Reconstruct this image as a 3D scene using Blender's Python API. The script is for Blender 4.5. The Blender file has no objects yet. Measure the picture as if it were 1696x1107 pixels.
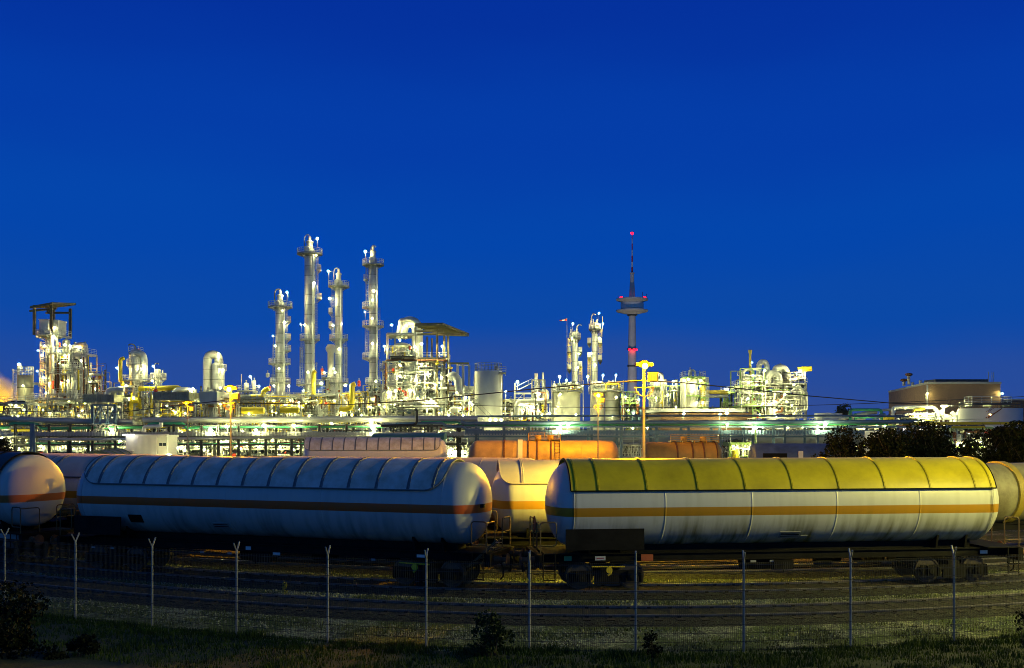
import bpy, math, random
from mathutils import Vector, Matrix
random.seed(7)
sin, cos, pi, rad = math.sin, math.cos, math.pi, math.radians
sc = bpy.context.scene
col = sc.collection

# ------------------------------------------------------------------ camera
F, HY, CX, CZ = 1690.0, 709.0, 848.0, 5.75       # focal length in photo pixels, horizon row, centre column, eye height
cam_d = bpy.data.cameras.new('camera')
cam = bpy.data.objects.new('camera', cam_d)
col.objects.link(cam)
cam.location = (0, 0, CZ)
cam.rotation_euler = (rad(90), 0, 0)
cam_d.sensor_width = 36.0
cam_d.lens = 36.0 * F / 1696.0
cam_d.shift_y = (HY - 553.5) / 1696.0
cam_d.clip_start = 0.5
cam_d.clip_end = 9000
sc.camera = cam

# ------------------------------------------------------------------ world: sky after sunset, no sun left
w = bpy.data.worlds.new('World')
sc.world = w
w.use_nodes = True
nt = w.node_tree
nt.nodes.clear()
N = nt.nodes.new
wo = N('ShaderNodeOutputWorld'); bg = N('ShaderNodeBackground')
tc = N('ShaderNodeTexCoord'); sx = N('ShaderNodeSeparateXYZ'); rp = N('ShaderNodeValToRGB')
sky = N('ShaderNodeTexSky'); sky.sky_type = 'NISHITA'; sky.sun_disc = False
sky.sun_elevation = rad(-3.0); sky.sun_rotation = rad(200)
dusk = N('ShaderNodeMixRGB'); dusk.blend_type = 'ADD'; dusk.inputs[0].default_value = 0.02
nz = N('ShaderNodeTexNoise'); nz.inputs['Scale'].default_value = 2.2; nz.inputs['Detail'].default_value = 3
mpg = N('ShaderNodeMapping'); mpg.inputs['Scale'].default_value = (1, 1, 3.5)
ad = N('ShaderNodeMath'); ad.operation = 'MULTIPLY_ADD'; ad.inputs[1].default_value = 0.10
L = nt.links.new
L(tc.outputs['Generated'], sx.inputs[0]); L(tc.outputs['Generated'], mpg.inputs[0]); L(mpg.outputs[0], nz.inputs[0])
sb = N('ShaderNodeMath'); sb.operation = 'SUBTRACT'; sb.inputs[1].default_value = 0.5
L(nz.outputs[0], sb.inputs[0]); L(sb.outputs[0], ad.inputs[0]); L(sx.outputs[2], ad.inputs[2]); L(ad.outputs[0], rp.inputs[0])
cr = rp.color_ramp; cr.interpolation = 'EASE'
SKY = [(0.0, (0.032, 0.074, 0.285)), (0.05, (0.019, 0.071, 0.33)), (0.11, (0.003, 0.066, 0.385)), (0.19, (0.0, 0.060, 0.41)),
       (0.28, (0.0, 0.046, 0.39)), (0.39, (0.0, 0.030, 0.335)), (0.50, (0.0, 0.03, 0.24)), (0.8, (0.018, 0.05, 0.10))]
while len(cr.elements) < len(SKY): cr.elements.new(0.5)
for e, (p, c) in zip(cr.elements, SKY): e.position = p; e.color = (*c, 1)
L(rp.outputs[0], dusk.inputs[1]); L(sky.outputs[0], dusk.inputs[2])
# pale afterglow low in the sky on the side where the sun went down (behind the photographer)
gl = N('ShaderNodeValToRGB'); L(sx.outputs[1], gl.inputs[0])
gy = N('ShaderNodeMath'); gy.operation = 'MULTIPLY'; gy.inputs[1].default_value = -1.0; L(sx.outputs[1], gy.inputs[0]); L(gy.outputs[0], gl.inputs[0])
gl.color_ramp.elements[0].position = 0.05; gl.color_ramp.elements[0].color = (0, 0, 0, 1)
gl.color_ramp.elements[1].position = 0.95; gl.color_ramp.elements[1].color = (0.034, 0.165, 0.185, 1)
ge = N('ShaderNodeValToRGB'); L(sx.outputs[2], ge.inputs[0])
ge.color_ramp.elements[0].position = 0.0; ge.color_ramp.elements[0].color = (1, 1, 1, 1)
ge.color_ramp.elements[1].position = 0.55; ge.color_ramp.elements[1].color = (0, 0, 0, 1)
gm = N('ShaderNodeMixRGB'); gm.blend_type = 'MULTIPLY'; gm.inputs[0].default_value = 1; L(gl.outputs[0], gm.inputs[1]); L(ge.outputs[0], gm.inputs[2])
ga = N('ShaderNodeMixRGB'); ga.blend_type = 'ADD'; ga.inputs[0].default_value = 1; L(dusk.outputs[0], ga.inputs[1]); L(gm.outputs[0], ga.inputs[2]); L(ga.outputs[0], bg.inputs[0])
bg.inputs[1].default_value = 1.0
L(bg.outputs[0], wo.inputs[0])
sc.view_settings.view_transform = 'Standard'; sc.view_settings.look = 'None'
sc.view_settings.gamma = 1; sc.view_settings.exposure = 0.0
try:
    sc.cycles.use_denoising = True
    sc.cycles.filter_width = 0.9
    sc.cycles.sample_clamp_indirect = 3.0
    sc.cycles.max_bounces = 6
    sc.cycles.use_light_tree = True
    sc.cycles.caustics_reflective = False; sc.cycles.caustics_refractive = False
except Exception: pass

# ------------------------------------------------------------------ helpers
def at(px, py, Z):
    """point at depth Z (metres along the view axis) for photo pixel px, py"""
    return Vector(((px - CX) * Z / F, Z, CZ - (py - HY) * Z / F))
def gx(px, Z): return (px - CX) * Z / F
def gz(py, Z): return CZ - (py - HY) * Z / F

OFF = {}
def tag(o, label=None, cat=None, group=None, kind=None):
    if label: o['label'] = label
    if cat: o['category'] = cat
    if group: o['group'] = group
    if kind: o['kind'] = kind
    return o
def thing(name, label, cat, loc=(0, 0, 0), group=None, rz=0.0, local=False):
    o = bpy.data.objects.new(name, None)
    o.empty_display_size = 0.3
    col.objects.link(o)
    o.location = loc; o.rotation_euler = (0, 0, rz)
    OFF[o.name] = Vector((0, 0, 0)) if local else Vector(loc)
    return tag(o, label, cat, group)
def copy_tree(o, parent=None):
    c = o.copy(); col.objects.link(c)
    if parent is not None: c.parent = parent
    OFF[c.name] = OFF.get(o.name, Vector())
    for ch in list(o.children): copy_tree(ch, c)
    return c

class MB:
    def __init__(s): s.v = []; s.f = []
    def add(s, vs, fs):
        b = len(s.v); s.v += [tuple(p) for p in vs]; s.f += [tuple(i + b for i in q) for q in fs]; return s
    def box(s, x0, x1, y0, y1, z0, z1):
        return s.add([(x0,y0,z0),(x1,y0,z0),(x1,y1,z0),(x0,y1,z0),(x0,y0,z1),(x1,y0,z1),(x1,y1,z1),(x0,y1,z1)],
                     [(0,3,2,1),(4,5,6,7),(0,1,5,4),(1,2,6,5),(2,3,7,6),(3,0,4,7)])
    def cbox(s, c, sx, sy, sz, rz=0.0):
        c = Vector(c); R = Matrix.Rotation(rz, 3, 'Z'); vs = []
        for dz in (-1, 1):
            for dx, dy in ((-1,-1),(1,-1),(1,1),(-1,1)):
                vs.append(c + R @ Vector((dx*sx/2, dy*sy/2, dz*sz/2)))
        return s.add(vs, [(0,3,2,1),(4,5,6,7),(0,1,5,4),(1,2,6,5),(2,3,7,6),(3,0,4,7)])
    def tube(s, pts, r, n=6, caps=True, closed=False):
        pts = [Vector(p) for p in pts]; m = len(pts)
        rs = r if isinstance(r, (list, tuple)) else [r] * m
        vs = []; u = None
        for i, p in enumerate(pts):
            if closed: t = pts[(i+1) % m] - pts[i-1]
            else: t = pts[min(i+1, m-1)] - pts[max(i-1, 0)]
            if t.length < 1e-9: t = Vector((0,0,1))
            t.normalize()
            if u is None:
                a = Vector((0,0,1)) if abs(t.z) < 0.9 else Vector((0,1,0))
                u = t.cross(a).normalized()
            else:
                u = (u - t * u.dot(t))
                u = u.normalized() if u.length > 1e-6 else t.orthogonal().normalized()
            q = t.cross(u)
            k = 1.0
            if not closed and 0 < i < m-1:
                d1 = (pts[i]-pts[i-1]); d2 = (pts[i+1]-pts[i])
                if d1.length > 1e-6 and d2.length > 1e-6:
                    ca = max(-1, min(1, d1.normalized().dot(d2.normalized())))
                    k = 1.0 / max(0.5, math.sqrt((1 + ca) / 2))
            for j in range(n):
                an = 2*pi*(j+0.5)/n
                vs.append(p + (u*cos(an) + q*sin(an)) * rs[i])
        fs = []
        for i in range(m if closed else m-1):
            a = i*n; b = ((i+1) % m)*n
            for j in range(n):
                k2 = (j+1) % n
                fs.append((a+j, a+k2, b+k2, b+j))
        if caps and not closed:
            fs.append(tuple(range(n-1, -1, -1))); fs.append(tuple(range((m-1)*n, m*n)))
        return s.add(vs, fs)
    def bar(s, p0, p1, r, n=4): return s.tube([p0, p1], r, n)
    def lathe(s, c, prof, n=24, axis='z', a0=0.0, a1=2*pi, caps=True):
        c = Vector(c); full = abs(a1-a0-2*pi) < 1e-6; m = n if full else n+1; vs = []
        for r, h in prof:
            for j in range(m):
                a = a0 + (a1-a0)*j/n
                if axis == 'z': p = Vector((r*cos(a), r*sin(a), h))
                elif axis == 'x': p = Vector((h, r*cos(a), r*sin(a)))
                else: p = Vector((r*sin(a), h, r*cos(a)))
                vs.append(c + p)
        fs = []
        for i in range(len(prof)-1):
            for j in range(n):
                k = (j+1) % m
                fs.append((i*m+j, i*m+k, (i+1)*m+k, (i+1)*m+j))
        if caps and full:
            if prof[0][0] > 1e-6: fs.append(tuple(range(m-1, -1, -1)))
            if prof[-1][0] > 1e-6: fs.append(tuple(range((len(prof)-1)*m, len(prof)*m)))
        return s.add(vs, fs)
    def ball(s, c, r, n=8, m=5):
        return s.lathe(c, [(r*sin(pi*i/m), -r*cos(pi*i/m)) for i in range(m+1)], n, caps=False)
    def sweep(s, prof, path, closed_prof=True):
        """prof: (side, z) pairs; path: list of (x, y, z)"""
        n = len(prof); vs = []; path = [Vector(p) for p in path]
        for i, p in enumerate(path):
            t = path[min(i+1, len(path)-1)] - path[max(i-1, 0)]; t.z = 0; t.normalize()
            sd = Vector((t.y, -t.x, 0))
            for a, z in prof: vs.append(p + sd*a + Vector((0,0,z)))
        fs = []
        for i in range(len(path)-1):
            for j in range(n if closed_prof else n-1):
                k = (j+1) % n
                fs.append((i*n+j, (i+1)*n+j, (i+1)*n+k, i*n+k))
        return s.add(vs, fs)
    def build(s, name, mat, parent=None, smooth=True, angle=0.7):
        me = bpy.data.meshes.new(name)
        off = OFF.get(parent.name, Vector()) if parent is not None else Vector()
        me.from_pydata([(x-off.x, y-off.y, z-off.z) for x, y, z in s.v], [], s.f)
        me.materials.append(mat)
        if smooth and me.polygons:
            me.polygons.foreach_set('use_smooth', [True]*len(me.polygons))
            me.set_sharp_from_angle(angle=angle)
        me.update()
        o = bpy.data.objects.new(name, me)
        col.objects.link(o)
        if parent is not None: o.parent = parent; OFF[o.name] = off
        return o

def arc(c, r, a0, a1, n, plane='xz', k=1.0):
    """points on an arc round c; plane xz / xy / yz"""
    out = []
    for i in range(n+1):
        a = a0 + (a1-a0)*i/n
        if plane == 'xz': out.append((c[0]+r*cos(a), c[1], c[2]+r*k*sin(a)))
        elif plane == 'xy': out.append((c[0]+r*cos(a), c[1]+r*sin(a), c[2]))
        else: out.append((c[0], c[1]+r*cos(a), c[2]+r*k*sin(a)))
    return out
def bend(pts, r=0.6, n=4):
    """round the corners of a poly line"""
    P = [Vector(p) for p in pts]; out = [P[0]]
    for i in range(1, len(P)-1):
        d1 = P[i-1]-P[i]; d2 = P[i+1]-P[i]
        k = min(r, d1.length*0.45, d2.length*0.45)
        if k < 1e-4: out.append(P[i]); continue
        a = P[i]+d1.normalized()*k; b = P[i]+d2.normalized()*k
        for j in range(n+1):
            t = j/n; out.append(a*(1-t)**2 + P[i]*2*t*(1-t) + b*t*t)
    out.append(P[-1]); return out

# ------------------------------------------------------------------ materials
def mat(name, c, rough=0.6, metal=0.0, var=0.15, scale=1.5, bump=0.0, bscale=20, c2=None, stretch=(1,1,1), spec=0.5, seams=0.0, brick=None):
    m = bpy.data.materials.new(name); m.use_nodes = True
    t = m.node_tree; b = t.nodes['Principled BSDF']; A = t.nodes.new; K = t.links.new
    co = A('ShaderNodeTexCoord'); mp = A('ShaderNodeMapping'); mp.inputs['Scale'].default_value = stretch
    K(co.outputs['Object'], mp.inputs[0])
    n = A('ShaderNodeTexNoise'); n.inputs['Scale'].default_value = scale; n.inputs['Detail'].default_value = 6; n.inputs['Roughness'].default_value = 0.65
    K(mp.outputs[0], n.inputs[0])
    r = A('ShaderNodeValToRGB')
    c2 = c2 or tuple(x*(1-2*var) for x in c)
    r.color_ramp.elements[0].position = 0.32; r.color_ramp.elements[1].position = 0.62
    r.color_ramp.elements[0].color = (*c2, 1); r.color_ramp.elements[1].color = (*c, 1)
    K(n.outputs[0], r.inputs[0]); out = r.outputs[0]
    if brick:
        bt = A('ShaderNodeTexBrick'); bt.inputs['Scale'].default_value = brick[0]
        bt.inputs['Mortar Size'].default_value = 0.012; bt.inputs['Color1'].default_value = (1,1,1,1); bt.inputs['Color2'].default_value = (0.62,0.6,0.58,1)
        bt.inputs['Mortar'].default_value = (brick[1],)*3 + (1,)
        sw = A('ShaderNodeSeparateXYZ'); cb = A('ShaderNodeCombineXYZ'); sm = A('ShaderNodeMath'); sm.operation = 'ADD'
        K(co.outputs['Object'], sw.inputs[0]); K(sw.outputs[0], sm.inputs[0]); K(sw.outputs[1], sm.inputs[1]); K(sm.outputs[0], cb.inputs[0]); K(sw.outputs[2], cb.inputs[1])
        K(cb.outputs[0], bt.inputs['Vector'])
        mx = A('ShaderNodeMixRGB'); mx.blend_type = 'MULTIPLY'; mx.inputs[0].default_value = 1
        K(out, mx.inputs[1]); K(bt.outputs[0], mx.inputs[2]); out = mx.outputs[0]
    if seams:
        sw = A('ShaderNodeSeparateXYZ'); K(co.outputs['Object'], sw.inputs[0])
        dv = A('ShaderNodeMath'); dv.operation = 'DIVIDE'; dv.inputs[1].default_value = seams; K(sw.outputs[2], dv.inputs[0])
        fr = A('ShaderNodeMath'); fr.operation = 'FRACT'; K(dv.outputs[0], fr.inputs[0])
        lt = A('ShaderNodeMath'); lt.operation = 'LESS_THAN'; lt.inputs[1].default_value = 0.06; K(fr.outputs[0], lt.inputs[0])
        fl = A('ShaderNodeMath'); fl.operation = 'FLOOR'; K(dv.outputs[0], fl.inputs[0])
        wn = A('ShaderNodeTexWhiteNoise'); wn.noise_dimensions = '1D'; K(fl.outputs[0], wn.inputs['W'])
        ml = A('ShaderNodeMath'); ml.operation = 'MULTIPLY_ADD'; ml.inputs[1].default_value = 0.3; ml.inputs[2].default_value = 0.75; K(wn.outputs[0], ml.inputs[0])
        s2 = A('ShaderNodeMath'); s2.operation = 'MULTIPLY_ADD'; s2.inputs[1].default_value = -0.45; K(lt.outputs[0], s2.inputs[0]); K(ml.outputs[0], s2.inputs[2])
        mx = A('ShaderNodeMixRGB'); mx.blend_type = 'MULTIPLY'; mx.inputs[0].default_value = 1
        K(out, mx.inputs[1]); K(s2.outputs[0], mx.inputs[2]); out = mx.outputs[0]
    K(out, b.inputs['Base Color'])
    b.inputs['Roughness'].default_value = rough; b.inputs['Metallic'].default_value = metal
    b.inputs['Specular IOR Level'].default_value = spec
    rr = A('ShaderNodeMath'); rr.operation = 'MULTIPLY_ADD'; rr.inputs[1].default_value = 0.25; rr.inputs[2].default_value = max(0.05, rough-0.12)
    K(n.outputs[0], rr.inputs[0]); K(rr.outputs[0], b.inputs['Roughness'])
    if bump:
        n2 = A('ShaderNodeTexNoise'); n2.inputs['Scale'].default_value = bscale; n2.inputs['Detail'].default_value = 4
        K(mp.outputs[0], n2.inputs[0])
        bp = A('ShaderNodeBump'); bp.inputs['Strength'].default_value = bump; bp.inputs['Distance'].default_value = 0.05
        K(n2.outputs[0], bp.inputs['Height']); K(bp.outputs[0], b.inputs['Normal'])
    return m
def emit(name, c, s):
    m = bpy.data.materials.new(name); m.use_nodes = True
    t = m.node_tree; t.nodes.clear()
    e = t.nodes.new('ShaderNodeEmission'); o = t.nodes.new('ShaderNodeOutputMaterial')
    e.inputs[0].default_value = (*c, 1); e.inputs[1].default_value = s
    t.links.new(e.outputs[0], o.inputs[0]); return m
def wagon_paint(name, base, dirt_shade, stripe=None, z0=0, z1=0, low=0.5):
    """tank paint: coat, painted warning band, rain streaks and grime that grows towards the belly, where strong also painting in shade"""
    m = bpy.data.materials.new(name); m.use_nodes = True
    t = m.node_tree; b = t.nodes['Principled BSDF']; A = t.nodes.new; K = t.links.new
    co = A('ShaderNodeTexCoord'); sp = A('ShaderNodeSeparateXYZ'); K(co.outputs['Object'], sp.inputs[0])
    def math_(op, a, b_=None, c_=None):
        q = A('ShaderNodeMath'); q.operation = op
        for i, x in enumerate((a, b_, c_)):
            if x is None: continue
            if isinstance(x, (int, float)): q.inputs[i].default_value = x
            else: K(x, q.inputs[i])
        return q.outputs[0]
    def mix(f, a, b_):
        q = A('ShaderNodeMixRGB')
        for i, x in ((0, f), (1, a), (2, b_)):
            if isinstance(x, tuple): q.inputs[i].default_value = (*x, 1)
            elif isinstance(x, (int, float)): q.inputs[i].default_value = x
            else: K(x, q.inputs[i])
        return q.outputs[0]
    def noise(scale, stretch, det=5, off=0):
        mp = A('ShaderNodeMapping'); mp.inputs['Scale'].default_value = stretch; mp.inputs['Location'].default_value = (off, off, off)
        K(co.outputs['Object'], mp.inputs[0])
        n = A('ShaderNodeTexNoise'); n.inputs['Scale'].default_value = scale; n.inputs['Detail'].default_value = det
        K(mp.outputs[0], n.inputs[0]); return n.outputs[0]
    c = base
    if stripe:
        inb = math_('MULTIPLY', math_('GREATER_THAN', sp.outputs[2], z0), math_('LESS_THAN', sp.outputs[2], z1))
        c = mix(inb, base, stripe)
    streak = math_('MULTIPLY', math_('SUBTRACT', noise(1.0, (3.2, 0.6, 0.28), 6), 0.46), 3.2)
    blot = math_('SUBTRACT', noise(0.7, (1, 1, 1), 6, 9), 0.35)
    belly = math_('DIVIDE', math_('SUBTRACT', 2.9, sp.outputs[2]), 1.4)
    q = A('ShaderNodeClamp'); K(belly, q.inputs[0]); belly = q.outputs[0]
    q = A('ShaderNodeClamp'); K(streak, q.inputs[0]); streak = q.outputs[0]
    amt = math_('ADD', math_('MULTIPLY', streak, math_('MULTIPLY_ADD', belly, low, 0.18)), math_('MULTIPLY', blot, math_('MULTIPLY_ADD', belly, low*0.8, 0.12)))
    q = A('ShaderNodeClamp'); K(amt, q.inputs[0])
    c = mix(q.outputs[0], c, dirt_shade)
    K(c, b.inputs['Base Color'])
    b.inputs['Roughness'].default_value = 0.42
    bp = A('ShaderNodeBump'); bp.inputs['Strength'].default_value = 0.12; bp.inputs['Distance'].default_value = 0.05
    K(noise(1.3, (1, 1, 0.5), 2, 4), bp.inputs['Height']); K(bp.outputs[0], b.inputs['Normal'])
    return m

M = dict(
    cladding=mat('cladding', (0.52,0.52,0.50), 0.42, 0.35, 0.12, 0.5, seams=2.4),
    steel=mat('galvanised_steel', (0.34,0.35,0.34), 0.5, 0.3, 0.2, 1.0),
    dark_steel=mat('dark_steel', (0.075,0.08,0.075), 0.55, 0.2, 0.25, 1.2),
    white_pipe=mat('white_pipe', (0.62,0.62,0.58), 0.4, 0.2, 0.12, 0.8),
    cream=mat('cream_steel', (0.60,0.59,0.52), 0.5, 0.0, 0.1, 0.35, stretch=(1,1,0.3)),
    silo=mat('silo_concrete', (0.46,0.43,0.33), 0.7, 0, 0.12, 0.5, seams=3.6),
    yellow=mat('yellow_pipe', (0.72,0.55,0.02), 0.45, 0, 0.08),
    yellow_vessel=mat('ochre_vessel', (0.50,0.38,0.06), 0.5, 0, 0.15),
    green=mat('green_pipe', (0.05,0.34,0.16), 0.45, 0, 0.12),
    green_steel=mat('green_steel', (0.28,0.42,0.14), 0.5, 0, 0.12),
    blue_pipe=mat('blue_pipe', (0.10,0.17,0.26), 0.45, 0.1, 0.12),
    red=mat('red_valve', (0.55,0.05,0.02), 0.45, 0, 0.1),
    olive=mat('canopy_steel', (0.20,0.17,0.09), 0.6, 0.1, 0.2, 0.8),
    concrete=mat('concrete', (0.40,0.39,0.36), 0.85, 0, 0.12, 0.4, bump=0.1, bscale=6),
    brick=mat('brick', (0.35,0.22,0.13), 0.85, 0, 0.12, 0.6, brick=(3.2, 0.8)),
    brown_brick=mat('brown_wall', (0.20,0.11,0.06), 0.85, 0, 0.12, 0.6, brick=(3.0, 0.7)),
    roof_white=mat('white_roof_edge', (0.66,0.66,0.62), 0.6, 0, 0.08),
    louvre=mat('louvre', (0.34,0.32,0.24), 0.6, 0.1, 0.2, 1.0),
    glass=mat('window_glass', (0.03,0.04,0.05), 0.1, 0, 0.1),
    container=mat('container_white', (0.62,0.62,0.60), 0.5, 0, 0.06, 0.5),
    tarp=mat('green_tarpaulin', (0.05,0.13,0.11), 0.6, 0, 0.2, 2),
    shed=mat('green_sheeting', (0.10,0.26,0.17), 0.55, 0, 0.15, 1),
    blue_wagon=mat('blue_wagon_steel', (0.05,0.09,0.26), 0.55, 0, 0.2, 1.2),
    rust=mat('rusty_steel', (0.22,0.09,0.04), 0.75, 0.1, 0.3, 3),
    rail=mat('rail_steel', (0.24,0.23,0.23), 0.4, 0.35, 0.25, 5),
    sleeper=mat('sleeper', (0.028,0.025,0.02), 0.9, 0, 0.25, 3),
    under=mat('underframe', (0.012,0.012,0.011), 0.7, 0.0, 0.3, 3, spec=.12),
    wheel=mat('wheel_steel', (0.10,0.085,0.07), 0.45, 0.5, 0.25, 4),
    rib=mat('shield_rib', (0.14,0.16,0.19), 0.5, 0, 0.15),
    mark=mat('marking_white', (0.7,0.7,0.68), 0.5, 0, 0.05),
    grey_panel=mat('panel_grey', (0.32,0.33,0.33), 0.5, 0, 0.1),
    markgreen=mat('marking_green', (0.08,0.35,0.16), 0.5, 0, 0.05),
    handrail=mat('handrail_paint', (0.11,0.07,0.025), 0.5, 0, 0.15),
    brake_orange=mat('brake_box_orange', (0.42,0.10,0.03), 0.6, 0, 0.15),
    post=mat('fence_post', (0.34,0.36,0.36), 0.5, 0.3, 0.15, 3),
    wire=mat('fence_wire', (0.035,0.042,0.05), 0.5, 0.3, 0.1),
    cable=mat('cable_black', (0.02,0.02,0.02), 0.6, 0, 0.1),
    mast=mat('mast_paint', (0.30,0.27,0.22), 0.5, 0.2, 0.1),
    tower_white=mat('mast_white', (0.7,0.7,0.7), 0.5, 0, 0.05),
    tower_red=mat('mast_red', (0.6,0.04,0.03), 0.5, 0, 0.05),
    tower=mat('tower_concrete', (0.58,0.54,0.50), 0.85, 0, 0.1, 0.08),
    bark=mat('bark', (0.07,0.055,0.04), 0.9, 0, 0.2, 4),
    leaf=mat('leaf', (0.011,0.016,0.006), 0.7, 0, 0.3, 3, c2=(0.004,0.006,0.002), spec=.08),
    leaf_lit=mat('leaf_olive', (0.10,0.13,0.02), 0.55, 0, 0.3, 3, c2=(0.02,0.035,0.01)),
    leaf_bush=mat('leaf_bush', (0.035,0.055,0.012), 0.6, 0, 0.3, 3, c2=(0.010,0.018,0.005), spec=.15),
    leaf_tan=mat('leaf_tan', (0.13,0.11,0.04), 0.6, 0, 0.25, 3),
    grass=mat('grass_blade', (0.042,0.085,0.009), 0.7, 0, 0.3, 1.5, c2=(0.016,0.032,0.005), spec=.15),
    orange_tank=mat('orange_tank_paint', (0.52,0.29,0.05), 0.5, 0, 0.18, 0.9),
    brown_tank=mat('weathered_tank_paint', (0.48,0.30,0.12), 0.5, 0, 0.2, 0.8),
    pale=mat('pale_tank_paint', (0.60,0.50,0.44), 0.5, 0, 0.12, 0.8),
    olive_tank=mat('mottled_tank_paint', (0.36,0.34,0.20), 0.5, 0, 0.3, 1.1, c2=(0.16,0.13,0.07)),
    shield_white=mat('shield_white', (0.64,0.64,0.62), 0.45, 0, 0.1, 1.4, c2=(0.40,0.37,0.31), bump=.12, bscale=1.5),
    shield_yellow=mat('shield_yellow', (0.50,0.43,0.006), 0.42, 0, 0.16, 0.9, bump=.15, bscale=1.6),
    shield_green=mat('shield_dark_green', (0.025,0.05,0.03), 0.5, 0, 0.2, 1),
)
LW = emit('lamp_white', (0.97, 0.94, 0.34), 720.0)
LB = emit('lamp_bright', (0.97, 0.95, 0.38), 1050.0)
LS = emit('lamp_sodium', (1.0, 0.45, 0.0002), 22000.0)
LR = emit('lamp_red', (1.0, 0.003, 0.014), 11.0)
LG = emit('lamp_glass_sodium', (1.0, 0.62, 0.03), 1.5)
LT = emit('lamp_tube', (1.0, 0.97, 0.80), 16.0)

def lamp(parent, p, r=0.32, m=None, name='lamp'):
    """a round bulkhead lamp: glass ball under a small steel hood"""
    if m is not LR: r *= 0.40
    b = MB(); b.ball(p, r, 8, 5); o = b.build(name, m or LW, parent)
    h = MB(); h.lathe(p, [(r*1.15, r*0.55), (r*0.7, r*1.0), (0.05, r*1.15)], 8, caps=False)
    if r < .5: q = Vector(p); h.tube([q+Vector((0, 0, r)), q+Vector((0, .9, r)), q+Vector((0, .9, -1.8))], .045, 4)
    h.build('hood', M['steel'], o)
    return o
def railing(b, pts, closed=False, h=1.15, step=2.0, r=0.05):
    P = [Vector(p) for p in pts]
    if closed: P = P + [P[0]]
    for k in (1.0, 0.62, 0.30): b.tube([p + Vector((0,0,h*k)) for p in P], r, 4)
    for i in range(len(P)-1):
        d = (P[i+1]-P[i]); n = max(1, round(d.length/step))
        for j in range(n):
            q = P[i] + d*(j/n); b.tube([q, q + Vector((0,0,h))], r, 4)
    b.tube([P[-1], P[-1] + Vector((0,0,h))], r, 4)

# ================================================================== GROUND AND TRACKS
def curve(px, D):
    Z = D / cos((px-1060.0)/F); return (gx(px, Z), Z)
def cpath(D, a=-560, b=2300, st=40, z=0.0):
    return [(*curve(p, D), z) for p in range(a, b+1, st)]

def gravel_mat(name, green, dark=1.0):
    m = bpy.data.materials.new(name); m.use_nodes = True
    t = m.node_tree; b = t.nodes['Principled BSDF']; A = t.nodes.new; K = t.links.new
    co = A('ShaderNodeTexCoord'); vo = A('ShaderNodeTexVoronoi'); vo.inputs['Scale'].default_value = 15
    nw = A('ShaderNodeTexNoise'); nw.inputs['Scale'].default_value = 6; nw.inputs['Detail'].default_value = 3
    vm = A('ShaderNodeMixRGB'); vm.blend_type = 'ADD'; vm.inputs[0].default_value = 0.12
    K(co.outputs['Object'], nw.inputs[0]); K(co.outputs['Object'], vm.inputs[1]); K(nw.outputs[1], vm.inputs[2]); K(vm.outputs[0], vo.inputs['Vector'])
    hs = A('ShaderNodeSeparateXYZ'); K(vo.outputs['Color'], hs.inputs[0])
    r = A('ShaderNodeValToRGB'); K(hs.outputs[0], r.inputs[0])
    r.color_ramp.elements[0].color = (0.035*dark, 0.033*dark, 0.030*dark, 1); r.color_ramp.elements[1].color = (0.29*dark, 0.33*dark, 0.19*dark, 1)
    r.color_ramp.elements[0].position = 0.15; r.color_ramp.elements[1].position = 0.95
    n = A('ShaderNodeTexNoise'); n.inputs['Scale'].default_value = 0.45; n.inputs['Detail'].default_value = 8; n.inputs['Roughness'].default_value = 0.7
    K(co.outputs['Object'], n.inputs[0])
    g = A('ShaderNodeValToRGB'); g.color_ramp.elements[0].position = 0.56-green; g.color_ramp.elements[1].position = 0.66-green
    K(n.outputs[0], g.inputs[0])
    n3 = A('ShaderNodeTexNoise'); n3.inputs['Scale'].default_value = 9; n3.inputs['Detail'].default_value = 6; K(co.outputs['Object'], n3.inputs[0])
    gr = A('ShaderNodeValToRGB'); K(n3.outputs[0], gr.inputs[0])
    gr.color_ramp.elements[0].color = (0.022, 0.04, 0.006, 1); gr.color_ramp.elements[1].color = (0.10, 0.155, 0.02, 1)
    gr.color_ramp.elements[0].position = 0.35; gr.color_ramp.elements[1].position = 0.7
    mx = A('ShaderNodeMixRGB'); K(g.outputs[0], mx.inputs[0]); K(r.outputs[0], mx.inputs[1]); K(gr.outputs[0], mx.inputs[2])
    K(mx.outputs[0], b.inputs['Base Color']); b.inputs['Roughness'].default_value = 0.9
    bp = A('ShaderNodeBump'); bp.inputs['Strength'].default_value = 0.9; bp.inputs['Distance'].default_value = 0.06; bp.invert = True
    K(vo.outputs['Distance'], bp.inputs['Height']); K(bp.outputs[0], b.inputs['Normal'])
    return m
GRAVEL = gravel_mat('yard_gravel', 0.13, 1.3)
BALLAST = gravel_mat('track_ballast', -0.08, 0.14)

b = MB(); b.box(-5000, 5000, -200, 7500, -1.0, 0.0)
tag(b.build('ground', GRAVEL), kind='structure')

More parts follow.
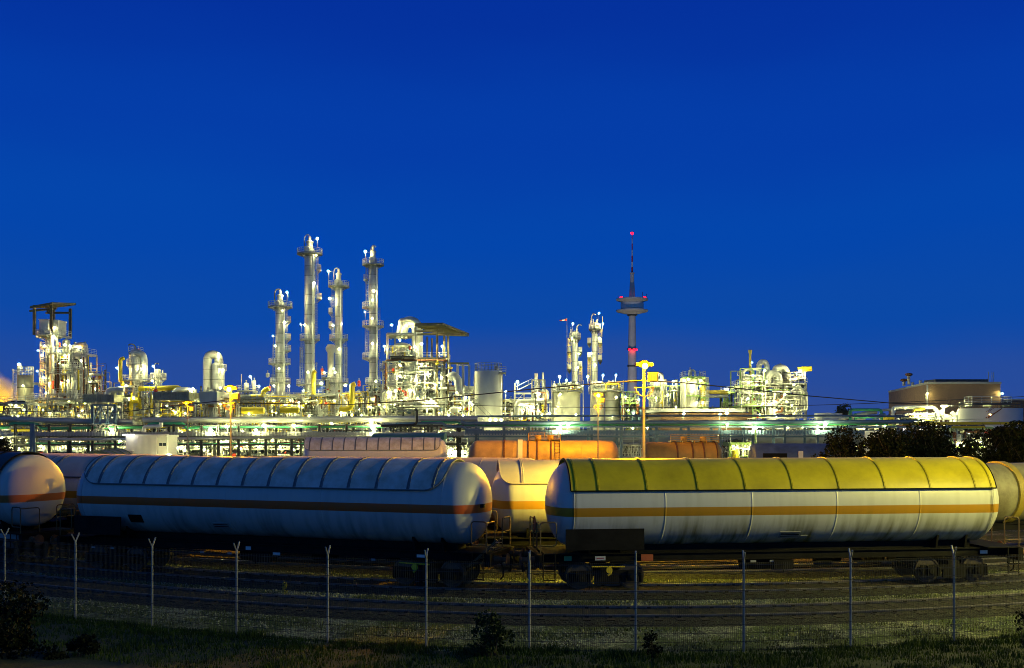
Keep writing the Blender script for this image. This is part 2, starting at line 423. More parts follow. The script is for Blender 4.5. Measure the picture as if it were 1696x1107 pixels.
def make_track(D, label, clip_len=True, individual=False, vis=(-420, 2250)):
    base = curve(1060, D)
    bb = MB(); bb.sweep([(-1.65, 0.004), (-1.2, 0.112), (-.86, 0.112), (-.8, .135), (-.7, .118), (.7, 0.118), (.8, .135), (.86, .112), (1.2, 0.112), (1.65, 0.004)], cpath(D), False)
    tag(bb.build('ballast_bed', BALLAST), kind='structure')
    t = thing('railway_track', label, 'railway track', (base[0], base[1], 0))
    for s in (-0.7525, 0.7525):
        r = MB(); r.sweep([(s-.07, .055), (s-.07, .07), (s-.012, .085), (s-.012, .165), (s-.036, .17), (s-.036, .20), (s+.036, .20), (s+.036, .17), (s+.012, .165), (s+.012, .085), (s+.07, .07), (s+.07, .055)], cpath(D, st=20))
        r.build('rail', M['rail'], t, angle=0.4)
    # sleepers every 0.62 m along the curve
    P = [Vector((*p[:2], 0)) for p in cpath(D, st=4)]
    acc = 0; out = []; 
    for i in range(1, len(P)):
        d = (P[i]-P[i-1]); acc += d.length
        if acc >= 0.62:
            acc = 0; out.append((P[i], math.atan2(d.y, d.x)))
    if individual:
        px = lambda p: p.x/p.y*F+CX
        mid = sorted(out, key=lambda q: abs(px(q[0])-CX)); near = mid[:98]; rest = mid[98:]
        proto = None
        for p, a in near:
            if proto is None:
                s = MB(); s.cbox((0, 0, .075), 0.24, 2.5, 0.10)
                for y in (-.7525, .7525):
                    for e in (-.11, .11): s.cbox((0, y+e, .145), .11, .05, .06)
                proto = s.build('sleeper', M['sleeper']); proto.parent = t; o = proto
            else:
                o = proto.copy(); col.objects.link(o)
            o.location = p - Vector(t.location); o.rotation_euler = (0, 0, a + random.uniform(-.015, .015))
    else: rest = out
    s = MB()
    for p, a in rest: s.cbox((p.x, p.y, .075), 0.24, 2.5, 0.10, a)
    tag(s.build('sleeper', M['sleeper'], t), kind='stuff')
    return t
make_track(31.1, 'empty siding of two rails closest to the wire fence', individual=True)
make_track(35.6, 'siding under the white and the yellow topped tank wagons', individual=True)
make_track(40.3, 'siding in the second row, under the cream lit wagons')
make_track(45.0, 'siding in the third row, mostly behind other wagons')
for D, l in ((76.0, 'distant siding carrying the green tarpaulin wagon'), (100.0, 'far siding under the distant gas and orange tank wagons')):
    t = thing('railway_track', l, 'railway track', (0, D, 0))
    for s in (-0.7525, 0.7525):
        r = MB(); r.sweep([(s-.07, .05), (s-.036, .20), (s+.036, .20), (s+.07, .05)], [(-70, D, 0), (80, D, 0)]); r.build('rail', M['rail'], t)
    q = MB()
    for i in range(240): q.cbox((-70+i*.63, D, .05), .24, 2.5, .09)
    tag(q.build('sleeper', M['sleeper'], t), kind='stuff')

# ================================================================== TANK WAGONS
def arc_patch(b, x0, x1, r, zc, z0, z1, th=0.02, n=5):
    """plate hugging the camera side of a lying cylinder"""
    a0 = math.asin(max(-1, min(1, (z0-zc)/r))); a1 = math.asin(max(-1, min(1, (z1-zc)/r)))
    vs = []
    for rr in (r+.006, r+.006+th):
        for i in range(n+1):
            a = a0+(a1-a0)*i/n
            for x in (x0, x1): vs.append((x, -rr*cos(a), zc+rr*sin(a)))
    fs = []; m = (n+1)*2
    for i in range(n):
        k = i*2
        fs += [(m+k, m+k+1, m+k+3, m+k+2), (k, k+2, k+3, k+1), (k, m+k, m+k+2, k+2), (k+1, k+3, m+k+3, m+k+1)]
    fs += [(0, 1, m+1, m), (2*n, m+2*n, m+2*n+1, 2*n+1)]
    b.add(vs, fs)

def make_bogie(root, x, rich=True):
    b = MB()
    for s in (-1, 1):
        b.box(x-1.25, x+1.25, s*1.0-.05, s*1.0+.05, .68, .86)
        b.box(x-.42, x+.42, s*1.0-.08, s*1.0+.08, .40, .72)
        for e in (-.9, .9):
            b.box(x+e-.17, x+e+.17, s*1.06-.1, s*1.06+.1, .50, .84)
            b.lathe((x+e, s*1.16, .66), [(0.001, -.04), (.12, -.03), (.12, .03), (.001, .04)], 10, 'y')
            for k in (-.3, .3): b.lathe((x+e+k, s*1.03, .62), [(.075, -.16), (.075, .16)], 8, 'z')
    b.box(x-.2, x+.2, -1.0, 1.0, .62, 1.0)
    for e in (-1.22, 1.22): b.box(x+e-.05, x+e+.05, -1.0, 1.0, .62, .78)
    o = b.build('bogie', M['under'], root)
    proto = None
    for e in (-.9, .9):
        for s in (-1, 1):
            if proto is None:
                wv = MB(); wv.lathe((0, 0, 0), [(.001, -.07), (.16, -.07), (.18, -.04), (.37, -.035), (.40, -.065), (.46, -.065), (.465, .05), (.49, .055), (.49, .075), (.40, .075), (.37, .04), (.18, .05), (.001, .05)], 28, 'y')
                wv.lathe((0, .35, 0), [(.08, -.35), (.08, .40)], 8, 'y')
                proto = wv.build('wheel', M['wheel'], o); q = proto
            else: q = proto.copy(); col.objects.link(q)
            q.location = (x+e, s*.7525, .665); q.rotation_euler = (0, 0, 0 if s < 0 else pi)
    return o

def make_wagon(name, label, cat, A, B, r=1.5, zc=3.17, tank=None, shield=None, group=None, ribs=(), seams=(), detail=2, hoops=(), head=0.85, rw=1.0):
    A = Vector((*A, 0)); B = Vector((*B, 0)); d = B-A; Ln = d.length; h = Ln/2
    root = thing(name, label, cat, (A+B)/2, group, math.atan2(d.y, d.x), local=True)
    prof = [(0.001, -h)]
    for i in range(1, 11):
        a = pi/2*i/10; prof.append((r*sin(a), -h+head*(1-cos(a))))
    for sx in seams:
        x = -h+sx*Ln; prof += [(r, x-.05), (r, x-.02), (r+.008, x-.012), (r+.008, x+.012), (r, x+.02), (r, x+.05)]
    for i in range(10, 0, -1):
        a = pi/2*i/10; prof.append((r*sin(a), h-head*(1-cos(a))))
    prof.append((0.001, h))
    b = MB(); b.lathe((0, 0, zc), prof, 56, 'x', caps=False)
    tk = b.build('tank', tank, root, angle=1.0)
    if shield:
        sm, xa, xb, zlow, cr_, rm = shield
        xa = -h+xa; xb = h-xb; R0 = r+.075; a_lo = math.asin((zlow-zc)/R0)
        def lo(x):
            e = min(x-xa, xb-x)
            if cr_ <= 0 or e >= cr_: return a_lo
            e = max(e, 0); return a_lo + (cr_ - math.sqrt(max(0, cr_**2-(cr_-e)**2)))/R0
        nx = 90; xs = sorted(set([xa+(xb-xa)*i/nx for i in range(nx+1)] + ([xa+cr_*k/8 for k in range(9)] + [xb-cr_*k/8 for k in range(9)] if cr_ else [])))
        na = 30; vs = []
        for rr in (R0, R0+.03):
            for x in xs:
                l = lo(x)
                for j in range(na+1):
                    a = l + (pi-2*l)*j/na; vs.append((x, -rr*cos(a), zc+rr*sin(a)))
        m = len(xs)*(na+1); fs = []
        for i in range(len(xs)-1):
            for j in range(na):
                k = i*(na+1)+j
                fs += [(m+k, m+k+na+1, m+k+na+2, m+k+1), (k, k+1, k+na+2, k+na+1)]
            k = i*(na+1); fs.append((k, k+na+1, m+k+na+1, m+k)); k += na; fs.append((k, m+k, m+k+na+1, k+na+1))
        for i in (0, len(xs)-1):
            for j in range(na):
                k = i*(na+1)+j; q = (k, m+k, m+k+1, k+1); fs.append(q if i == 0 else q[::-1])
        sb_ = MB(); sb_.add(vs, fs); sh = sb_.build('sun_shield', sm, root)
        tr = MB(); R1 = R0+.02
        edge = [(x, -R1*cos(lo(x)), zc+R1*sin(lo(x))-.01) for x in xs]
        tr.tube(edge, .028, 5); tr.tube([(x, -y, z) for x, y, z in edge], .028, 5)
        for x in (xa, xb):
            l = lo(x); tr.tube([(x, -R1*cos(l+(pi-2*l)*j/24), zc+R1*sin(l+(pi-2*l)*j/24)) for j in range(25)], .028, 5)
        tr.build('trim', rm if cr_ else M['under'], sh)
        for f in ribs:
            x = xa+(xb-xa)*f; l = lo(x)+.01; rb = MB(); vs = []; fs = []
            for j in range(29):
                a = l+(pi-2*l)*j/28
                for xx, rr in ((x-.06*rw, R0+.03), (x-.045*rw, R0+.06), (x-.012*rw, R0+.06), (x, R0+.04), (x+.012*rw, R0+.06), (x+.045*rw, R0+.06), (x+.06*rw, R0+.03)):
                    vs.append((xx, -rr*cos(a), zc+rr*sin(a)))
            for j in range(28):
                for k in range(6): fs.append((j*7+k, j*7+k+1, j*7+k+8, j*7+k+7))
            rb.add(vs, fs); rb.build('rib', rm, sh)
    for f, wd, hm in hoops:
        x = -h+f*Ln; hp = MB(); hp.lathe((x, 0, zc), [(r+.003, -wd/2), (r+.09, -wd/2), (r+.09, wd/2), (r+.003, wd/2)], 48, 'x'); hp.build('hoop', hm, root)
    # underframe
    E = h+.42
    u = MB()
    zt = zc-r
    for s in (-1, 1):
        u.box(-E, E, s*.75-.05, s*.75+.05, 1.16, 1.42)
        u.box(-E, E, s*.75-.13, s*.75+.13, 1.40, 1.44); u.box(-E, E, s*.75-.13, s*.75+.13, 1.14, 1.18)
    u.box(-h+1.0, h-1.0, -.42, .42, 1.3, zt+.05); n = int(Ln/1.6)  # centre box added to block amber light between tank and frame
    for i in range(n+1):
        x = -h+Ln*i/n; u.box(x-.05, x+.05, -.7, .7, 1.2, 1.38)
    for s in (-1, 1): u.box(s*E-.1, s*E+.1, -1.3, 1.3, 1.02, 1.46)
    u.build('underframe', M['under'], root, smooth=False)
    bx = h-1.95
    for s in (-1, 1):
        sd = MB()                                             # saddles carrying the shell
        for dx in (-.55, .55):
            x = s*bx+dx; vs = []
            for k in (-.04, .04):
                for j in range(13):
                    a = rad(232)+rad(76)*j/12; vs.append((x+k, (r+.01)*cos(a), zc+(r+.01)*sin(a)))
                for y in (.8, -.8): vs.append((x+k, y, 1.43))
            fs = [tuple(range(15)), tuple(range(29, 14, -1))] + [(j, (j+1) % 15, 15+(j+1) % 15, 15+j) for j in range(15)]
            sd.add(vs, [f[::-1] for f in fs])
        sd.build('saddle', M['under'], root, smooth=False)
        make_bogie(root, s*bx)
    if detail < 1: return root, h
    for s in (-1, 1):
        for y in (-.875, .875):
            bf = MB(); bf.lathe((s*E, y, 1.25), [(.12, s*.08), (.12, s*.35), (.09, s*.36), (.09, s*.56), (.22, s*.58), (.22, s*.61), (.001, s*.63)] , 16, 'x'); bf.build('buffer', M['rust'], root)
        hk = MB(); hk.tube(bend([(s*(E+.1), 0, 1.25), (s*(E+.4), 0, 1.25), (s*(E+.44), 0, 1.0), (s*(E+.36), 0, .72)], .15), .05, 6)
        hk.tube(bend([(s*(E+.1), -.45, 1.15), (s*(E+.26), -.45, 1.0), (s*(E+.3), -.45, .62), (s*(E+.18), -.42, .5)], .2), .03, 6); hk.build('coupling', M['under'], root)
        pf = MB(); pf.box(s*(h-.3)-.55, s*(h-.3)+.7, -1.32, 1.32, 1.462, 1.50); pf.build('end_platform', M['under'], root)
    for s in ((1, -1) if detail > 1 else ()):
        x = s*(h+.38)
        hr = MB()
        hr.tube(bend([(x, -1.25, 1.5), (x, -1.25, 2.55), (x-s*.55, -1.25, 2.55), (x-s*.55, -1.25, 1.75), (x, -1.25, 1.75)], .12), .024, 6)
        hr.tube(bend([(x, -1.25, 2.5), (x, -.4, 2.5), (x, -.4, 1.5)], .12), .022, 6)
        hr.build('handrail', M['handrail'], root); hr = MB()
        hr.tube(bend([(x, 1.25, 1.5), (x, 1.25, 2.55), (x, .4, 2.55), (x, .4, 1.5)], .12), .024, 6)
        hr.tube([(x, 1.25, 2.05), (x, .4, 2.05)], .018, 5)
        hr.build('handrail', M['handrail'], root)
        st = MB()
        for y in (-1.36, ):
            for dx in (-.2, .2): st.tube([(s*(h+.1)+dx, y, 1.5), (s*(h+.1)+dx, y, .55)], .022, 5)
            for z in (.6, .9, 1.2): st.box(s*(h+.1)-.2, s*(h+.1)+.2, y-.12, y+.02, z, z+.03)
        st.build('step', M['under'], root)
    if detail > 1:
        x = -(h+.34)
        bw = MB(); bw.tube([(x, -.1, 1.5), (x, -.1, 2.45)], .03, 6); bw.tube(arc((x-.08, -.1, 2.4), .26, 0, 2*pi, 20, 'yz'), .02, 5)
        for k in range(4): bw.tube([(x-.08, -.1, 2.4), (x-.08, -.1+.26*cos(k*pi/2), 2.4+.26*sin(k*pi/2))], .014, 4)
        bw.build('brake_wheel', M['brake_orange'], root)
        # under-belly gear: brake cylinder, reservoir, rods, valve box
        g = MB(); g.lathe((-.6, -.2, .95), [(.001, -.75), (.2, -.72), (.24, -.6), (.24, .6), (.2, .72), (.001, .75)], 16, 'x')
        g.lathe((1.9, .1, .95), [(.17, -.3), (.17, .3), (.06, .34), (.06, .7)], 14, 'x'); g.build('brake_reservoir', M['under'], root)
        g = MB(); g.tube([(-bx+1.2, -.3, .75), (bx-1.2, -.3, .75)], .025, 5); g.tube([(-bx+1.4, -.95, 1.02), (bx-1.4, -.95, 1.02)], .03, 5)
        g.tube(bend([(-h, -.85, 1.08), (-h*.3, -.85, 1.08), (0, -.85, .88), (h*.4, -.85, .88), (h*.5, -.85, 1.08), (h, -.85, 1.08)], .3), .022, 5); g.build('brake_rod', M['under'], root)
        g = MB(); g.box(-.35, .35, -1.0, -.6, .78, 1.12); g.tube([(-.1, -1.0, .95), (-.1, -1.2, .95), (-.1, -1.2, .72)], .02, 5); g.build('valve_box', M['under'], root)
    return root, h

WHITE = (0.50, 0.51, 0.50)
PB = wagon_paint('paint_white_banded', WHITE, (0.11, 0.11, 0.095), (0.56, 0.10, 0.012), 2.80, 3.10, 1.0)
PC = wagon_paint('paint_white_stained_shaded', (0.56, 0.58, 0.55), (0.13, 0.125, 0.03), (0.42, 0.215, 0.01), 2.74, 3.04, 1.5)  # strong belly tone: olive grime plus painted-in shade
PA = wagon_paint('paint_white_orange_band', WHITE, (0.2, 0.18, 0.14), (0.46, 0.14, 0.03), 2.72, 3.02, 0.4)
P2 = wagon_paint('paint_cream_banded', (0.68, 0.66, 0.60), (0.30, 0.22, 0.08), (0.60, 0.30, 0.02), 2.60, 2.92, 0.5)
def ends(p0, p1, D): return curve(p0, D), curve(p1, D)

# first row
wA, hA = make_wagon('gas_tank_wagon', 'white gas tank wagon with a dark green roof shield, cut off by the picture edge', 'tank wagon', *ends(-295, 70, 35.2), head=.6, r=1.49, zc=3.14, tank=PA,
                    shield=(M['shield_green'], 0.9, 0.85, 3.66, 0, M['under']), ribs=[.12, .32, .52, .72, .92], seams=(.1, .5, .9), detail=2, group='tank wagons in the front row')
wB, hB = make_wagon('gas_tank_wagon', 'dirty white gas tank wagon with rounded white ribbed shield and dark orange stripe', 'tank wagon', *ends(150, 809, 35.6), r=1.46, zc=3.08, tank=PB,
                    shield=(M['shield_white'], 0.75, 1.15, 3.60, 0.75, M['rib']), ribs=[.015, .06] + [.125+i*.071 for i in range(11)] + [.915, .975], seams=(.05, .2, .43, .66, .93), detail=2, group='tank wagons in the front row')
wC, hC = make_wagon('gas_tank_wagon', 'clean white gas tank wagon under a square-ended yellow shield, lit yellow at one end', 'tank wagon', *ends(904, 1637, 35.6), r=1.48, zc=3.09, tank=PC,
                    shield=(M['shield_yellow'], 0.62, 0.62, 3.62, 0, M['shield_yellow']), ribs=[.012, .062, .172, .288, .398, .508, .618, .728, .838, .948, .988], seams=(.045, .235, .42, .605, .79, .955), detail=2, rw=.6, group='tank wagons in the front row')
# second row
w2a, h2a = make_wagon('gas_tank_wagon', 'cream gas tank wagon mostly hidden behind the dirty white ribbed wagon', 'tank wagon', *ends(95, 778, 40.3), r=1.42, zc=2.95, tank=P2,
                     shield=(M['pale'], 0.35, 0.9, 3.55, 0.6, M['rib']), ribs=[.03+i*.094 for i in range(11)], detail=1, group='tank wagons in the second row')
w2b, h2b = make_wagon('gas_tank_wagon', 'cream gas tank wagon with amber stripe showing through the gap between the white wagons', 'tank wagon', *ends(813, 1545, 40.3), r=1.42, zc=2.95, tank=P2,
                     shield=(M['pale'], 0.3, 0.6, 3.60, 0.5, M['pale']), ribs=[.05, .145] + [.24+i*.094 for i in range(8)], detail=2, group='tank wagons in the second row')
# third row
make_wagon('plain_tank_wagon', 'pink lit plain tank wagon behind the cream wagon, without any stripe', 'tank wagon', *ends(-60, 330, 45.0), r=1.42, zc=3.0, tank=M['pale'], detail=0, seams=(.2, .5, .8), group='plain tank wagons in the third row')
make_wagon('plain_tank_wagon', 'pinkish plain tank wagon seen in the gap above the coupled front wagons', 'tank wagon', *ends(420, 905, 45.0), r=1.42, zc=3.0, tank=M['pale'], detail=0, seams=(.2, .5, .8), group='plain tank wagons in the third row')
make_wagon('hooped_tank_wagon', 'mottled olive tank wagon with a raised hoop, behind the end of the yellow topped wagon', 'tank wagon', *ends(1490, 1990, 43.6), r=1.36, zc=2.78, tank=M['olive_tank'], detail=1,
           hoops=((.30, .34, M['yellow_vessel']), (.75, .3, M['olive_tank'])), seams=(.2, .55), group='plain tank wagons in the third row')
# far sidings
wF, hF = make_wagon('gas_tank_wagon', 'distant pale gas tank wagon with a ribbed rounded shield, under the pipe rack', 'tank wagon', (gx(503, 100), 100), (gx(741, 100), 100.6), r=1.5, zc=3.2,
                    tank=wagon_paint('paint_pale_banded', (0.60, 0.60, 0.62), (0.3, 0.28, 0.25), (0.62, 0.22, 0.02), 2.3, 2.75, 0.2), shield=(M['shield_white'], 0.25, 0.75, 3.6, 0.6, M['rib']), ribs=[.04+i*.084 for i in range(12)], detail=0, group='tank wagons on the far sidings')
def add_hatchwork(root, h, zc, r, x0, x1):
    b = MB(); b.box(x0, x1, -.55, .55, zc+r+.12, zc+r+.17)
    n = max(2, int((x1-x0)/1.0))
    for i in range(n+1):
        x = x0+(x1-x0)*i/n; b.box(x-.04, x+.04, -.5, .5, zc+r-.12, zc+r+.12)
    b.build('roof_walkway', M['orange_tank'], root, smooth=False)
    b = MB(); railing(b, [(x0, -.55, zc+r+.17), (x1, -.55, zc+r+.17)], h=.55, step=1.4, r=.025); b.build('railing', M['orange_tank'], root)
    for k in range(2):
        x = x0+(x1-x0)*(.3+.4*k); b = MB(); b.lathe((x, 0, 0), [(.32, zc+r-.05), (.32, zc+r+.42), (.26, zc+r+.5), (.001, zc+r+.52)], 14); b.build('hatch', M['orange_tank'], root)
def add_ladder(root, x, zc, r):
    b = MB()
    for dx in (-.22, .22): b.tube(arc((x+dx, 0, zc), r+.1, rad(90), rad(200), 14, 'yz'), .025, 4)
    for k in range(9):
        a = rad(95+12*k); b.tube([(x-.22, (r+.1)*cos(a), zc+(r+.1)*sin(a)), (x+.22, (r+.1)*cos(a), zc+(r+.1)*sin(a))], .02, 4)
    b.build('ladder', M['under'], root)
wG, hG = make_wagon('orange_tank_wagon', 'long orange lit tank wagon with pale hoop and ladder, beside the slim lamp mast', 'tank wagon', (gx(776, 97), 97.4), (gx(1025, 97), 97), r=1.45, zc=3.1, tank=M['brown_tank'],
                    hoops=((.24, .14, M['rust']), (.345, .45, M['mark']), (.40, .10, M['rust']), (.46, .12, M['rust']), (.55, .10, M['rust'])), seams=(.3, .75,), detail=0, head=.85, group='tank wagons on the far sidings')
add_hatchwork(wG, hG, 3.1, 1.45, -hG*.2, hG*.22); add_ladder(wG, hG*.18, 3.1, 1.45)
wH, hH = make_wagon('orange_tank_wagon', 'short orange tank wagon with roof walkway, just behind the tall lit lamp mast', 'tank wagon', (gx(1062, 97), 97), (gx(1197, 97), 97.6), r=1.42, zc=3.0, tank=M['orange_tank'],
                    hoops=((.41, .14, M['rust']), (.60, .14, M['rust']), (.74, .14, M['rust']), (.9, .1, M['rust'])), detail=0, head=.7, group='tank wagons on the far sidings')
add_hatchwork(wH, hH, 3.0, 1.42, -hH*.3, hH*.9)
wI, hI = make_wagon('blue_tank_wagon', 'bluish tank wagon with a dark board, in front of the big duct by the trees', 'tank wagon', (gx(1240, 92), 92), (gx(1395, 92), 91.6), r=1.4, zc=2.95,
                    tank=M['blue_wagon'], detail=0, head=.5, group='tank wagons on the far sidings')
b = MB(); b.box(-hI+1.0, -hI+3.1, -1.52, -1.46, 2.3, 3.5); b.build('dark_board', M['under'], wI)
b = MB(); b.box(-hI+4.1, -hI+4.5, -1.52, -1.46, 2.0, 3.7); b.build('pale_plate', M['mark'], wI)

# boards, plates and boxes the photo shows on the front row
def plate(root, h, r, zc, x0, x1, z0, z1, m, name, lines=0):
    b = MB(); arc_patch(b, -h+x0, -h+x1, r, zc, z0, z1); o = b.build(name, m, root)
    for i in range(lines):
        q = MB(); zz = z0+(z1-z0)*(i+1)/(lines+1); arc_patch(q, -h+x0+.04, -h+x1-.04, r+.022, zc, zz-.012, zz+.012, .006); q.build('text_line', M['under'], o)
b = MB(); b.box(-hC+.45, -hC+3.15, -1.50, -1.44, 1.62, 2.33); b.build('side_board', M['under'], wC, smooth=False)
b = MB(); b.box(-hB+.5, -hB+2.7, -1.50, -1.44, 1.62, 2.33); b.build('side_board', M['under'], wB, smooth=False)
plate(wB, hB, 1.46, 3.08, 2.9, 3.5, 2.12, 2.42, M['under'], 'open_hatch')
plate(wB, hB, 1.46, 3.08, 6.6, 7.3, 1.98, 2.22, M['grey_panel'], 'label_plate', 2)
plate(wC, hC, 1.48, 3.09, 8.1, 8.85, 1.90, 2.14, M['grey_panel'], 'label_plate', 3)
plate(wC, hC, 1.48, 3.09, 8.9, 9.15, 1.90, 1.99, M['grey_panel'], 'label_plate')
def fplate(root, x, w_, z0, z1, m, name, y=-.84):
    b = MB(); b.box(x-w_/2, x+w_/2, y-.04, y-.02, z0, z1); return b.build(name, m, root, smooth=False)
o = fplate(wC, -hC+1.75, .36, 1.2, 1.34, M['mark'], 'number_plate', -.88)
q = MB(); q.box(-hC+1.62, -hC+1.88, -.928, -.922, 1.26, 1.285); q.build('text_line', M['red'], o)
fplate(wC, -hC+.62, .26, 1.2, 1.36, M['markgreen'], 'green_plate', -.88)
fplate(wC, -hC+3.4, .42, 1.16, 1.38, M['brake_orange'], 'brake_box', -.88)
fplate(wC, hC-.75, .28, 1.22, 1.34, M['mark'], 'number_plate', -.88)
fplate(wB, -hB+8.0, .22, 1.2, 1.33, M['mark'], 'number_plate', -.88)
fplate(wB, -hB+9.2, .3, 1.05, 1.15, M['mark'], 'number_plate', -.88)
fplate(wB, hB-2.2, .3, 1.2, 1.3, M['mark'], 'number_plate', -.88)
for dx in (1.2, 2.1, 6.2, 7.4, 13.3): fplate(wB, -hB+dx, .17, 1.05, 1.13, M['grey_panel'], 'number_plate', -1.2)
for dx in (7.2, 7.9): fplate(wC, -hC+dx, .2, 1.0, 1.12, M['grey_panel'], 'number_plate', -.9)
fplate(wA, hA-1.0, 1.7, 1.2, 1.42, M['grey_panel'], 'label_plate', -.88)
for wg, hh in ((wB, hB), (wC, hC)):
    for x in ((hh-2.3,) if wg is wB else (-hh+2.0,)):
        g = MB(); g.tube([(x-.6, -1.16, 1.02), (x+.55, -1.16, 1.0)], .025, 5); g.tube(bend([(x, -1.16, 1.02), (x+.1, -1.2, .85), (x-.05, -1.2, .72)], .1), .04, 5)
        g.lathe((x, -1.2, .9), [(.001, -.04), (.11, -.04), (.11, .04), (.001, .04)], 10, 'y'); g.build('brake_lever', M['yellow'], wg)
# lamp bracket on the dome
g = MB(); g.box(hB-.16, hB-.10, -.60, -.52, 2.92, 3.16); g.box(hB-.10, hB+.05, -.62, -.50, 2.98, 3.10); g.build('lamp_bracket', M['under'], wB)
g = MB(); g.box(hA-.14, hA-.08, -.62, -.50, 2.7, 3.1); g.build('lamp_bracket', M['handrail'], wA)
# amber lit stairs by the coupled ends
g = MB()
for dx in (-1.22, -.85): g.tube([(hB-.3, dx, 1.0), (hB+.75, dx, 1.95)], .04, 4)
for k in range(5): g.box(hB-.2+.2*k, hB+.0+.2*k, -1.22, -.85, 1.1+.18*k, 1.13+.18*k)
g.build('step', M['handrail'], wB)

# ================================================================== FENCE
fr = curve(1060, 26.05)
fence = thing('wire_fence', 'long wire mesh fence with forked posts along the railway siding', 'fence', (fr[0], fr[1], 0))
PX = [-220, -107, 8, 125, 252, 392, 543, 706, 877, 1053, 1232, 1409, 1580, 1752, 1915]
pts = [curve(p, 26.05) for p in PX]
for i, (p, (x, y)) in enumerate(zip(PX, pts)):
    b = MB(); b.tube([(x, y, -.2), (x, y, 2.36)], .032, 8)
    th = math.atan((p-CX)/F) - (p-1060)/F
    # forked top; the fork stands square to the fence
    dx, dy = sin(th), cos(th)
    for s in (-1, 1): b.tube([(x, y, 2.33), (x+s*dx*.2, y+s*dy*.2, 2.58)], .024, 5)
    b.build('post', M['post'], fence)
for i in range(len(pts)-1):
    (x0, y0), (x1, y1) = pts[i], pts[i+1]; d = Vector((x1-x0, y1-y0, 0)); n = int(d.length/.05); b = MB()
    nrm = Vector((d.y, -d.x, 0)).normalized()*.045
    for k in range(1, n):
        p = Vector((x0, y0, 0)) + nrm + d*(k/n); b.tube([p+Vector((0,0,.03)), p+Vector((0,0,2.30))], .0036, 3, caps=False)
    for k in range(11):
        z = .06+k*.218; o_ = nrm*1.12
        b.tube([Vector((x0, y0, z))+o_, Vector((x1, y1, z))+o_],   .0058, 3, caps=False)
    b.build('mesh_panel', M['wire'], fence, smooth=False)

# ================================================================== GRASS BANK AND PLANTS
from mathutils import noise as mn
def bank_h(x, y, d): return (max(0, d)*.085 + .10*mn.noise(Vector((x*.5, y*.5, 0)))*min(1, d*.7) + .05*mn.noise(Vector((x*2.1, y*2.1, 3)))*min(1, d)) + .012
b = MB(); vs = []; fs = []; pxs = list(range(-1000, 2700, 16)); ds = [-.25, 0, .2, .4, .7, 1, 1.3, 1.7, 2.2, 2.8, 3.5, 4.5, 6, 8, 11, 15, 19, 22.5]
for p in pxs:
    for d in ds:
        x, y = curve(p, 25.85-d); vs.append((x, y, bank_h(x, y, d) if d > 0 else -.01))
m = len(ds)
for i in range(len(pxs)-1):
    for j in range(m-1): fs.append((i*m+j, (i+1)*m+j, (i+1)*m+j+1, i*m+j+1)[::-1])
b.add(vs, fs)
TURF = mat('bank_turf', (0.028,0.05,0.009), 0.9, 0, 0.3, 2.0, bump=0.8, bscale=14, c2=(0.018,0.024,0.006))
tag(b.build('grass_bank', TURF), kind='structure')
R = random.Random(3); b = MB(); vs = []; fs = []
for i in range(52000):
    p = R.uniform(-80, 1780); d = R.random()**1.6*6.5 - .35
    x, y = curve(p, 25.85-d)
    cl = mn.noise(Vector((x*.9, y*.9, 5)))
    if cl < -.25 and R.random() < .75: continue
    z = bank_h(x, y, d) - .01 if d > 0 else 0
    hgt = R.uniform(.05, .13)*(1+max(0, cl)*1.8); a = R.uniform(0, 6.28); wd = R.uniform(.006, .014); ln = R.uniform(.1, .8)*hgt
    ca, sa = cos(a), sin(a); k = len(vs)
    vs += [(x-sa*wd, y+ca*wd, z), (x+sa*wd, y-ca*wd, z), (x+ca*ln*.4+sa*wd*.6, y+sa*ln*.4-ca*wd*.6, z+hgt*.6), (x+ca*ln*.4-sa*wd*.6, y+sa*ln*.4+ca*wd*.6, z+hgt*.6), (x+ca*ln, y+sa*ln, z+hgt)]
    fs += [(k, k+1, k+2, k+3), (k+3, k+2, k+4)]
b.add(vs, fs); tag(b.build('grass', M['grass'], smooth=False), 'short dark grass growing on the bank in front of the fence', 'grass', kind='stuff')
# rough weeds on the gravel strip behind the fence
b = MB(); vs = []; fs = []
for i in range(42000):
    p = R.uniform(-60, 1760); D = R.choice((R.uniform(26, 29.2), R.uniform(32.5, 33.6), R.uniform(37.3, 38.6)))
    x, y = curve(p, D); cl = mn.noise(Vector((x*.55, y*.9, 11)))
    if cl < -.02: continue
    hgt = R.uniform(.03, .10)*(1+cl*1.4); a = R.uniform(0, 6.28); wd = R.uniform(.008, .02); ca, sa = cos(a), sin(a); k = len(vs); ln = hgt*R.uniform(.2, 1)
    vs += [(x-sa*wd, y+ca*wd, 0), (x+sa*wd, y-ca*wd, 0), (x+ca*ln, y+sa*ln, hgt)]; fs.append((k, k+1, k+2))
b.add(vs, fs); tag(b.build('weeds', M['leaf_lit'], smooth=False), 'thin weeds sprouting from the gravel beside the tracks', 'weeds', kind='stuff')
